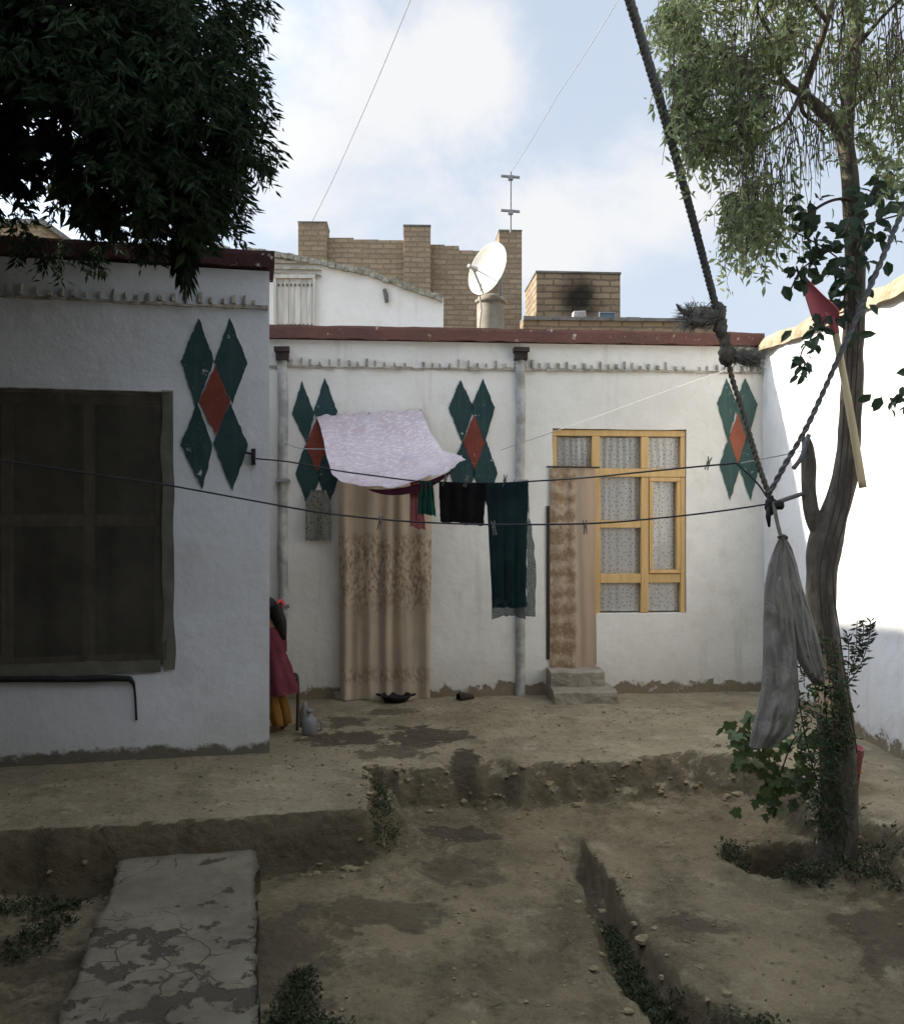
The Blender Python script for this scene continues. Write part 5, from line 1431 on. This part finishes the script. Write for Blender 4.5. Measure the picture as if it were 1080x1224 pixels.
# ------------------------------------------------------------------ the dark hanging tree on the left
def left_tree():
    rnd = random.Random(5)
    root = thing('weeping_tree', (-3.0, 4.0, TZ), 'big dark tree with dense hanging pointed leaves over the left house', 'tree')
    mb = MB()
    mb.tube(path_pts([(-3.0, 3.9, -.4), (-2.98, 3.92, .4), (-2.95, 4.0, 1.3), (-2.8, 4.05, 2.3), (-2.55, 4.1, 3.2)]), [lerp(.2, .12, i/64) for i in range(65)], 12, wob=.2)
    mb.build('trunk', MAT['bark'], root, smooth=True)
    b = MB()
    for e in ((-1.5, 4.3, 4.2), (-2.0, 3.8, 5.0), (-3.3, 4.2, 4.8), (-1.7, 4.9, 4.0), (-2.4, 3.3, 4.3), (-2.9, 4.7, 4.4)):
        e = Vector(e); a = Vector((-2.6, 4.1, 3.1)); b.tube(path_pts([a, a.lerp(e, .5)+Vector((0, 0, .15)), e]), [lerp(.07, .02, i/32) for i in range(33)], 7)
    b.tube(path_pts([(-2.6, 4.1, 3.1), (-1.9, 3.7, 4.4), (-1.0, 3.1, 5.0), (-.1, 2.9, 5.05), (.5, 2.8, 5.0)]), [lerp(.09, .035, i/64) for i in range(65)], 8)
    b.tube([(.264, 2.9, 4.0), (.16, 2.86, 4.5), (.05, 2.85, 5.03)], .018, 7)
    b.build('limb', MAT['bark'], root, smooth=True)
    ell = [((-2.15, 4.25, 3.42), (1.30, .95, .80)), ((-2.15, 4.25, 4.15), (1.30, 1.0, 1.15)), ((-1.55, 4.2, 3.30), (.72, .8, .52)), ((-3.2, 4.0, 3.9), (.9, .9, 1.1)), ((-2.3, 3.4, 4.4), (1.0, .8, .8)), ((-3.1, 2.9, 4.4), (.9, .9, .9)), ((-2.75, 4.3, 3.7), (.7, .8, .8)), ((-2.9, 4.85, 3.3), (.7, .4, .5)), ((-2.05, 4.9, 3.35), (.8, .35, .55)), ((-1.35, 4.5, 3.0), (.34, .4, .42)), ((-2.6, 4.4, 3.0), (.5, .6, .40))]  # some crown masses lie out of view, added to shade the left wall
    lf = MB(); tw = MB(); n = 0
    wts = [e[1][0]*e[1][1]*e[1][2] for e in ell]
    while n < 6000:
        (c, r) = rnd.choices(ell, wts)[0]
        while True:
            q = Vector((rnd.uniform(-1, 1), rnd.uniform(-1, 1), rnd.uniform(-1, 1)))
            if .30 < q.length < 1 and rnd.random() < q.length**.5: break
        c = Vector(c); p = c+Vector((q.x*r[0], q.y*r[1], q.z*r[2]))
        if p.z < 2.86 or p.y > 5.25: continue
        if fbm(p.x*2.3, p.y*2.3, p.z*1.5, 2) < -.30: continue
        px = 540+p.x/p.y*F; py = 612-(p.z-EYE)/p.y*F
        if px < 62 and 200 < py < 300 and rnd.random() < .85: continue
        if 30 < px < 80 and 105 < py < 150 and rnd.random() < .45: continue
        if 55 < px < 95 and 225 < py < 290 and rnd.random() < .8: continue
        if 140 < px < 160 and 225 < py < 290 and rnd.random() < .85: continue
        if abs(px-540) < 640 and -110 < py < 1300 and p.y < 3.2: continue
        if p.y < .5: continue
        n += 1
        out = Vector((p.x-c.x, p.y-c.y, 0)); out = out.normalized() if out.length > .01 else Vector((1, 0, 0))
        inner = q.length < .72 or p.y < 3.0
        L = rnd.uniform(.08, .17); k = 5; pts = []
        for i in range(k+1):
            t = i/k; pts.append(p+out*(.07*t-.02*t*t)*1.2+Vector((0, 0, .03*t-L*t*t)))
        tw.tube(pts, [.003, .0027, .0024, .002, .0016, .001], 3, cap=False)
        for i in range(1, k+1):
            for s in range(3 if inner else 6):
                pp = pts[i-1].lerp(pts[i], rnd.random())+Vector((rnd.gauss(0, .015), rnd.gauss(0, .015), rnd.gauss(0, .015))); a = rnd.uniform(0, 6.28)
                d = Vector((math.cos(a)*.7+out.x*.45, math.sin(a)*.7+out.y*.45, -.8+rnd.uniform(-.3, .7))); LL = rnd.uniform(.09, .13) if inner else rnd.uniform(.040, .075)
                lf.leaf(pp, d, Vector((rnd.uniform(-1, 1), rnd.uniform(-1, 1), rnd.uniform(-.3, .8))), LL, LL*(rnd.uniform(.3, .45) if inner else rnd.uniform(.2, .28)), 0, .04)
    # the loose spray hanging down before the maroon band
    for s in range(16):
        x = rnd.uniform(206, 238); d = rnd.uniform(4.75, 4.95); y0 = rnd.uniform(240, 290); y1 = rnd.uniform(310, 348)
        pts = path_pts([P(x+rnd.uniform(-8, 8), y0, d-.15), P(x, lerp(y0, y1, .5), d), P(x*.5+111, y1, d)], 6); tw.tube(pts, .002, 3, cap=False)
        for i in range(len(pts)):
            for _ in range(4):
                a = rnd.uniform(0, 6.28); LL = rnd.uniform(.05, .09)
                lf.leaf(pts[i], Vector((math.cos(a)*.45, math.sin(a)*.45, -1)), Vector((rnd.uniform(-1, 1), rnd.uniform(-1, 1), .3)), LL, LL*.17, 0, .04)
    for s in range(9):                                       # bare twigs beneath the crown
        pts = path_pts([P(165+s*5+rnd.uniform(-5, 5), 262, 4.5), P(178+s*6, 282, 4.55), P(186+s*5+rnd.uniform(-4, 8), 298, 4.6)], 5); tw.tube(pts, .0025, 3, cap=False)
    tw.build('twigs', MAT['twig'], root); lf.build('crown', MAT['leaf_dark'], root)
left_tree()

# ------------------------------------------------------------------ weeds
def weeds():
    rnd = random.Random(8)
    def tuft(mb, x, y, h, n, L0=.015, L1=.04, sp=.05):
        z = ground_z(x, y)
        for _ in range(n):
            a = rnd.uniform(0, 6.28); r = sp*math.sqrt(rnd.random()); p = Vector((x+math.cos(a)*r, y+math.sin(a)*r, z+h*rnd.random()**1.4))
            d = Vector((rnd.uniform(-1, 1), rnd.uniform(-1, 1), rnd.uniform(-.1, 1))); L = rnd.uniform(L0, L1)
            mb.leaf(p, d, Vector((rnd.uniform(-1, 1), rnd.uniform(-1, 1), 1)), L, L*rnd.uniform(.25, .6), 0, .1)
    def patch(name, pts, n, h, lv, label, L0=.015, L1=.04, spread=.12):
        mb = MB()
        for _ in range(n):
            cx, cy, rx, ry = rnd.choice(pts); a = rnd.uniform(0, 6.28); r = math.sqrt(rnd.random())
            tuft(mb, cx+math.cos(a)*r*rx, cy+math.sin(a)*r*ry, h*rnd.uniform(.4, 1), lv, L0, L1)
        tag(mb.build(name, MAT['weed']), label, 'weeds', kind='stuff')
    patch('weeds', [(-.50, 3.05, .16, .14), (-.56, 3.3, .05, .22), (-.36, 2.95, .25, .10)], 260, .03, 20, 'low dark weeds beside the cement path', .01, .026)
    patch('weeds', [(.92, 3.12, .22, .14), (.78, 3.36, .09, .14), (1.02, 3.0, .3, .12), (.73, 3.65, .05, .2), (.71, 4.0, .04, .2)], 420, .03, 20, 'dark weeds in the mouth of the water channel', .01, .028)
    patch('weeds', [(1.95, 4.42, .22, .14), (2.2, 4.2, .25, .2), (1.7, 4.35, .12, .08), (1.62, 4.62, .2, .16), (2.35, 3.95, .2, .25), (1.45, 4.68, .07, .1)], 240, .045, 16, 'straggly weeds and litter round the tree foot', .012, .032)
    patch('weeds', [(-.40, 5.0, .05, .35), (-.36, 4.8, .06, .2)], 90, .07, 14, 'mossy weeds along the side of the slab', .012, .028)
    patch('weeds', [(-1.95, 4.15, .3, .12), (-1.72, 3.9, .08, .3), (-2.3, 3.9, .2, .3)], 120, .03, 12, 'dark weeds left of the cement path')
    g = MB()                                                 # stones and crumbs of earth lying about
    for _ in range(1100):
        x = rnd.uniform(-2.4, 2.7); y = rnd.uniform(2.7, 7.1)
        if abs(x+1.1) < .5 and y < 4.6: continue
        s = rnd.uniform(.003, .011)*(1.9 if rnd.random() < .05 else 1); z = ground_z(x, y)
        g.box((x, y, z+s*.25), s*rnd.uniform(.8, 1.7), s*rnd.uniform(.8, 1.5), s*rnd.uniform(.6, 1), rnd.uniform(0, 3), 0, s*.3)
    segs = [q for q in zip(TER[:7], TER[1:8])]; sw = [math.dist(*q) for q in segs]
    for _ in range(230):                                     # clods broken off the terrace edges and the channel
        if rnd.random() < .62:
            a_, b_ = rnd.choices(segs, sw)[0]; t = rnd.random(); x = lerp(a_[0], b_[0], t)+rnd.gauss(.0, .05); y = lerp(a_[1], b_[1], t)-abs(rnd.gauss(.06, .09))
        elif rnd.random() < .66: x = rnd.uniform(-2.6, -.4); y = 4.62+.19*(x+.41)-abs(rnd.gauss(.04, .06))
        else:
            a_, b_ = rnd.choice(list(zip(TRENCH[:5], TRENCH[1:6]))); t = rnd.random(); x = lerp(a_[0], b_[0], t)+rnd.choice((-1, 1))*abs(rnd.gauss(.10, .05)); y = lerp(a_[1], b_[1], t)
        if abs(x+1.15+.22*(4.6-y)*-1) < .36 and y < 4.58: continue
        s = rnd.uniform(.007, .018)*(1.6 if rnd.random() < .08 else 1); z = ground_z(x, y)
        g.blob((x, y, z+s*.2), s*rnd.uniform(.8, 1.4), s*rnd.uniform(.8, 1.3), s*rnd.uniform(.5, .9), .5, 90, 7)
    tag(g.build('pebbles', simple('earth crumbs', (.27, .215, .125), (.17, .13, .075), 12, .95, .5)), 'scattered crumbs of earth and small stones on the yard', 'pebbles', kind='stuff')
    l = MB()
    for _ in range(420):
        x = rnd.uniform(-1.4, 2.9); y = rnd.uniform(2.8, 7.0)
        if abs(x+1.1) < .5 and y < 4.6: continue
        z = ground_z(x, y)+.006; a = rnd.uniform(0, 6.28); L = rnd.uniform(.015, .045)
        l.leaf(Vector((x, y, z)), Vector((math.cos(a), math.sin(a), .1)), Vector((0, 0, 1)), L, L*.28, 0, .1)
    tag(l.build('fallen_leaves', leafmat('dry fallen leaves', (.10, .075, .04), (.2, .16, .09), .1)), 'dry narrow leaves fallen on the ground', 'leaves', kind='stuff')
weeds()

# ------------------------------------------------------------------ small things
def shovel():
    root = thing('shovel', tuple(P(996, 388, 4.36)), 'red bladed shovel hung head up in the tree by its pale wooden handle', 'shovel')
    mb = MB()
    p0, p1 = P(993, 372, 4.36), P(1031, 583, 4.30)
    mb.tube(path_pts([p0, p0.lerp(p1, .5)+Vector((.004, 0, 0)), p1], 12), [.0165]*12+[.018]*13, 10); mb.build('handle', MAT['pale_handle'], root, smooth=True)
    # dished pointed blade
    b = MB(); c0 = P(993, 384, 4.36); tip = P(958, 329, 4.30); ax = (tip-c0).normalized(); sd = Vector((.72, -.55, .30)); sd = (sd-ax*sd.dot(ax)).normalized(); up = sd.cross(ax)
    Lb = (tip-c0).length
    def wd(t): return .060*(.7+.3*sstep(0, .15, t))*(1-max(0, t-.2)/.8*.85)
    def fn(a, bb):
        s = (a-.5)*2; return c0+ax*(Lb*bb)+sd*(s*wd(bb))+up*(.022*(s*s)*(1-bb*.6)+.018*math.sin(bb*3))
    b.grid(fn, 16, 22); k = len(b.v)
    o = b.build('blade', MAT['red_plastic'], root, smooth=True); so_ = o.modifiers.new('Thick', 'SOLIDIFY'); so_.thickness = .003
    s = MB(); s.tube([c0+ax*.06, c0, p0.lerp(p1, .03), p0.lerp(p1, .13)], [.012, .019, .021, .0195], 10); s.build('socket', MAT['red_plastic'], root, smooth=True)
shovel()
def small():
    # black hose along the foot of the left window
    w = LF; mb = MB()
    pts = path_pts([w.px(-160, 813, .03), w.px(-60, 812, .03), w.px(20, 812, .03), w.px(80, 812, .03), w.px(145, 811, .028), w.px(157, 814, .025), w.px(161, 826, .02), w.px(163, 861, .016)], 10)
    mb.tube(pts, [.019 if i < 45 else lerp(.019, .007, min(1, (i-45)/14)) for i in range(len(pts))], 8, wob=.12)
    tag(mb.build('rubber_hose', MAT['hose'], smooth=True), 'black rubber hose bent along the wall under the dark netted window', 'hose')
    mb = MB(); z = .0; c = FA.px(473, 842, .16); c.z = ground_z(c.x, c.y)-.004
    mb.lathe(c, [(.04, 0), (.085, .010), (.118, .045), (.124, .062), (.118, .063), (.108, .045), (.075, .014), (0, .010)], 24)
    for s in (-1, 1): mb.tube(path_pts([c+Vector((s*.118, -.025, .055)), c+Vector((s*.150, -.02, .064)), c+Vector((s*.150, .02, .064)), c+Vector((s*.118, .025, .055))], 6), .006, 6)
    tag(mb.build('iron_pan', MAT['black_pan'], smooth=True), 'sooty black iron pan lying before the curtained doorway', 'pan')
    root = thing('shoe', tuple(FA.px(556, 843, .12)), 'single small dark brown shoe lying on the terrace by the wall', 'shoe')
    c = FA.px(556, 846, .14); c.z = ground_z(c.x, c.y)+.004; mb = MB()
    rows = [(-.075, .026, .045), (-.055, .032, .055), (-.02, .030, .045), (.02, .034, .034), (.055, .034, .028), (.075, .018, .016)]
    def fn(a, b):
        k = b*(len(rows)-1); i = min(int(k), len(rows)-2); t = k-i; x, wd, h = [lerp(rows[i][j], rows[i+1][j], t) for j in range(3)]; q = a*math.pi
        return c+Matrix.Rotation(.7, 3, 'Z') @ Vector((x, math.cos(q)*wd, .008+h*math.sin(q)**.7))
    mb.grid(fn, 12, 20); mb.build('upper', MAT['shoe'], root, smooth=True)
    s = MB()
    def fs(a, b):
        k = b*(len(rows)-1); i = min(int(k), len(rows)-2); t = k-i; x, wd, h = [lerp(rows[i][j], rows[i+1][j], t) for j in range(3)]
        return c+Matrix.Rotation(.7, 3, 'Z') @ Vector((x*1.04, (a-.5)*2*wd*1.08, .004))
    s.grid(fs, 4, 20); so_ = s.build('sole', MAT['black_pan'], root); so_.modifiers.new('Thick', 'SOLIDIFY').thickness = .009
    # things standing beside the child
    root = thing('plastic_jug', tuple(P(369, 880, 6.2)), 'greyed white plastic jug standing on the wet terrace beside the child', 'jug')
    c = P(370, 878, 6.2); c.z = ground_z(c.x, c.y)-.002
    mb = MB(); mb.lathe(c, [(.048, 0), (.052, .012), (.053, .07), (.049, .10), (.026, .125), (.021, .13), (.021, .15)], 20); mb.build('body', MAT['white_plastic'], root, smooth=True)
    mb = MB(); mb.lathe(c+Vector((0, 0, .149)), [(.024, 0), (.024, .022), (.018, .026), (0, .026)], 16); mb.build('cap', MAT['white_plastic'], root, smooth=True)
    mb = MB(); mb.tube(path_pts([c+Vector((.05, 0, .09)), c+Vector((.078, 0, .085)), c+Vector((.078, 0, .035)), c+Vector((.052, 0, .03))], 6), .007, 6); mb.build('handle', MAT['white_plastic'], root, smooth=True)
    mb = MB(); c2 = P(364, 866, 6.45); c2.z = ground_z(c2.x, c2.y)-.002; mb.lathe(c2, [(.035, 0), (.038, .05), (.036, .11), (.018, .14), (.016, .17), (0, .172)], 16)
    tag(mb.build('bottle', simple('dim clear bottle plastic', (.22, .21, .18), (.16, .15, .13), 9, .4), smooth=True), 'dull plastic bottle standing behind the white jug', 'bottle')
    root = thing('walking_stick', tuple(P(354, 872, 6.2)), 'dark curved stick leaning on the wall corner beside the child', 'stick')
    mb = MB(); a = P(355, 868, 6.3); a.z = ground_z(a.x, a.y)-.003; mb.tube(path_pts([a, P(356, 835, 6.31), P(355.5, 812, 6.35), P(353, 806, 6.38), P(349, 808, 6.42)], 8), .011, 8); mb.build('shaft', MAT['dark_wood'], root, smooth=True)
    # red ball and scrap behind the tree
    c = P(1011, 862, 5.05); mb = MB(); zz = ground_z(c.x, c.y)
    root = thing('red_bucket', (c.x, c.y, zz), 'red plastic bucket half hidden behind the trunk', 'bucket')
    mb.lathe((c.x-.03, c.y, zz-.002), [(.085, 0), (.09, .005), (.115, .20), (.12, .215), (.112, .217), (.085, .02), (0, .012)], 28); mb.build('body', MAT['bucket'], root, smooth=True)
    hb = MB(); hb.tube([Vector((c.x-.03+.118*math.cos(q), c.y-.05*math.sin(q)-.02, zz+.205-.07*math.sin(q))) for q in [math.pi*i/14 for i in range(15)]], .003, 5); hb.build('handle', MAT['metal'], root)
    sc = MB(); c = P(1027, 917, 5.3); c.z = ground_z(c.x, c.y)+.006
    def fsc(a, b): return c+Vector(((a-.5)*.05+.006*nz(b*5, a), (b-.5)*.035, .008*math.sin(a*5)+.006*nz(a*4, b*4, 1)))
    sc.grid(fsc, 8, 6); o = sc.build('paper_scrap', MAT['orange_scrap'], smooth=True); o.modifiers.new('Thick', 'SOLIDIFY').thickness = .002
    tag(o, 'crumpled orange scrap on the ground right of the trunk', 'scrap')
small()

# ------------------------------------------------------------------ the child at the corner
def child():
    base = P(324.5, 877, 6.26); base.z = ground_z(base.x, base.y)
    root = thing('person', tuple(base), 'small child in pink dress and mustard trousers half hidden at the house corner', 'person')
    H = .93
    Rz = Matrix.Rotation(R(62), 3, 'Z')                      # child faces left and away, +y is the facing direction
    def T(x, y, z): return base+Rz @ Vector((x*H, y*H, z*H))+Vector((.055*(.55-z)+.02, 0, 0))
    hp = .47
    verts = []; rad = []; edges = []
    def v(p, r, par=None):
        verts.append(T(*p)-base); rad.append(r*H)
        if par is not None: edges.append((par, len(verts)-1))
        return len(verts)-1
    pel = v((0, 0, hp), .075); wa = v((0, .01, .56), .068, pel); ch = v((0, .02, .67), .078, wa); sh_ = v((0, .02, .745), .055, ch); nk = v((0, .025, .785), .034, sh_)
    hd = v((0, .035, .835), .052, nk); hd2 = v((0, .05, .89), .072, hd); hd3 = v((0, .05, .945), .062, hd2); nose = v((0, .128, .875), .010, hd2)
    for s in (-1, 1):
        e_ = v((s*.078, .04, .88), .011, hd2)
        a = v((s*.095, .02, .735), .034, sh_); el = v((s*.125, .03, .59), .026, a); wr = v((s*.115, .09, .475), .019, el); pm = v((s*.112, .11, .44), .018, wr)
        for k, (dx, L) in enumerate(((-.014, .034), (-.005, .040), (.005, .037), (.013, .029))):
            k1 = v((s*.112+dx*.9, .117, .425), .0062, pm); k2 = v((s*.112+dx*1.2, .125, .425-L*.6), .0058, k1); v((s*.112+dx*1.2, .123, .425-L*1.1), .005, k2)
        t1 = v((s*.112-s*.018, .122, .442), .007, pm); v((s*.112-s*.024, .136, .42), .006, t1)
        hpv = v((s*.045, 0, .44), .058, pel); kn = v((s*.052+.01, .03, .255), .04, hpv); an_ = v((s*.05+.045, .0, .055), .027, kn); ft = v((s*.055+.05, .05, .024), .024, an_); v((s*.06+.05, .10, .016), .018, ft)
    me = bpy.data.meshes.new('body'); me.from_pydata(verts, edges, []); o = bpy.data.objects.new('body', me); COL.objects.link(o); o.parent = root
    me.materials.append(MAT['skin'])
    sk = o.modifiers.new('Skin', 'SKIN')
    for i, sv in enumerate(me.skin_vertices[0].data): sv.radius = (rad[i], rad[i]); sv.use_root = (i == 0)
    sb = o.modifiers.new('Sub', 'SUBSURF'); sb.levels = 2; sb.render_levels = 2
    sk.use_smooth_shade = True
    # clothing lofts
    def loft(name, rows, mat, fold, par, n=36, m=40, arc=(0, 2*math.pi)):
        mb = MB()
        def fn(a, b):
            k = b*(len(rows)-1); i = min(int(k), len(rows)-2); t = k-i; x, y, z, rx, ry = [lerp(rows[i][j], rows[i+1][j], t) for j in range(5)]
            q = lerp(arc[0], arc[1], a); f = 1+fold*b*math.sin(q*7+1.3*math.sin(b*5))+fold*1.1*fbm(math.cos(q)*2.2+z*1.5, math.sin(q)*2.2, z*6, 3); z += fold*.15*b*nz(math.cos(q)*2, math.sin(q)*2, 4)
            return T(x+rx*math.cos(q)*f, y+ry*math.sin(q)*f, z)
        mb.grid(fn, n, m); c = mb.build(name, mat, par, smooth=True); return c
    d = loft('dress', [(0, .022, .775, .052, .046), (0, .02, .745, .105, .066), (0, .02, .67, .098, .092), (0, .01, .58, .092, .086), (0, 0, .48, .125, .115), (0, -.005, .38, .145, .13), (.0, -.01, .30, .165, .15)], MAT['dress'], .10, root)
    for s in (-1, 1):
        loft('sleeve', [(s*.085, .02, .755, .03, .045), (s*.102, .02, .72, .044, .048), (s*.118, .026, .63, .040, .042), (s*.126, .033, .575, .038, .04)], MAT['dress'], .04, d, 18, 14)
    tr_ = MB()
    for s in (-1, 1):
        rows = [(s*.04, 0, .47, .072, .075), (s*.047, .0, .42, .070, .075), (s*.05+.006, .02, .32, .060, .062), (s*.052+.012, .03, .25, .054, .056), (s*.05+.034, .012, .13, .050, .050), (s*.05+.045, .0, .055, .040, .042)]
        def fn(a, b, rows=rows):
            k = b*(len(rows)-1); i = min(int(k), len(rows)-2); t = k-i; x, y, z, rx, ry = [lerp(rows[i][j], rows[i+1][j], t) for j in range(5)]
            q = a*2*math.pi; f = 1+.05*math.sin(q*5+b*9)
            return T(x+rx*math.cos(q)*f, y+ry*math.sin(q)*f, z)
        tr_.grid(fn, 20, 26)
    tr_.build('trousers', MAT['trouser'], root, smooth=True)
    h = MB()
    def hf(a, b):                                            # hair cap, open at the face
        q = a*2*math.pi; ph = lerp(math.pi/2, -1.0, b); fx = math.cos(q); fy = math.sin(q)
        face = max(0, fy)**1.5; ph2 = lerp(math.pi/2, lerp(-1.0, .30, face), b)
        r = 1+.05*math.sin(q*17+b*3)*b
        return T(.083*math.cos(ph2)*fx*r, .046+.092*math.cos(ph2)*fy*r, .905+.090*math.sin(ph2)*r)
    h.grid(hf, 48, 20)
    pt = path_pts([T(.0, -.015, .93), T(.012, -.035, .87), T(.03, -.05, .80), T(.035, -.06, .73), T(.04, -.066, .68)], 8)
    h.tube(pt, [lerp(.060, .016, (i/(len(pt)-1))**1.3) for i in range(len(pt))], 10, wob=.25)
    hair = h.build('hair', MAT['hair'], root, smooth=True)
    bnd = MB(); bc = T(.03, -.062, .945)
    for k in range(9):
        q = k*.7; bnd.blob(bc+Vector((.016*math.cos(q), .012*math.sin(q*1.3), .016*math.sin(q))), .013, .011, .013, .3, 40, 10)
    bnd.build('hair_tie', MAT['hairband'], root, smooth=True)
    for s in (-1, 1):
        e = MB(); e.blob(T(s*.029, .114, .893), .0085, .0085, .0085, 0, 1, 10); e.build('eye', simple('eye white', (.7, .68, .64), (.6, .58, .55), 5, .3), root, smooth=True)
        e = MB(); e.blob(T(s*.029, .121, .893), .0045, .0045, .0045, 0, 1, 8); e.build('pupil', MAT['hair'], root, smooth=True)
    mth = MB(); mth.tube(path_pts([T(-.018, .108, .85), T(0, .117, .847), T(.018, .108, .85)], 5), .0045, 6); mth.build('mouth', simple('lips', (.35, .12, .10), (.3, .1, .09), 5, .5), root)
child()
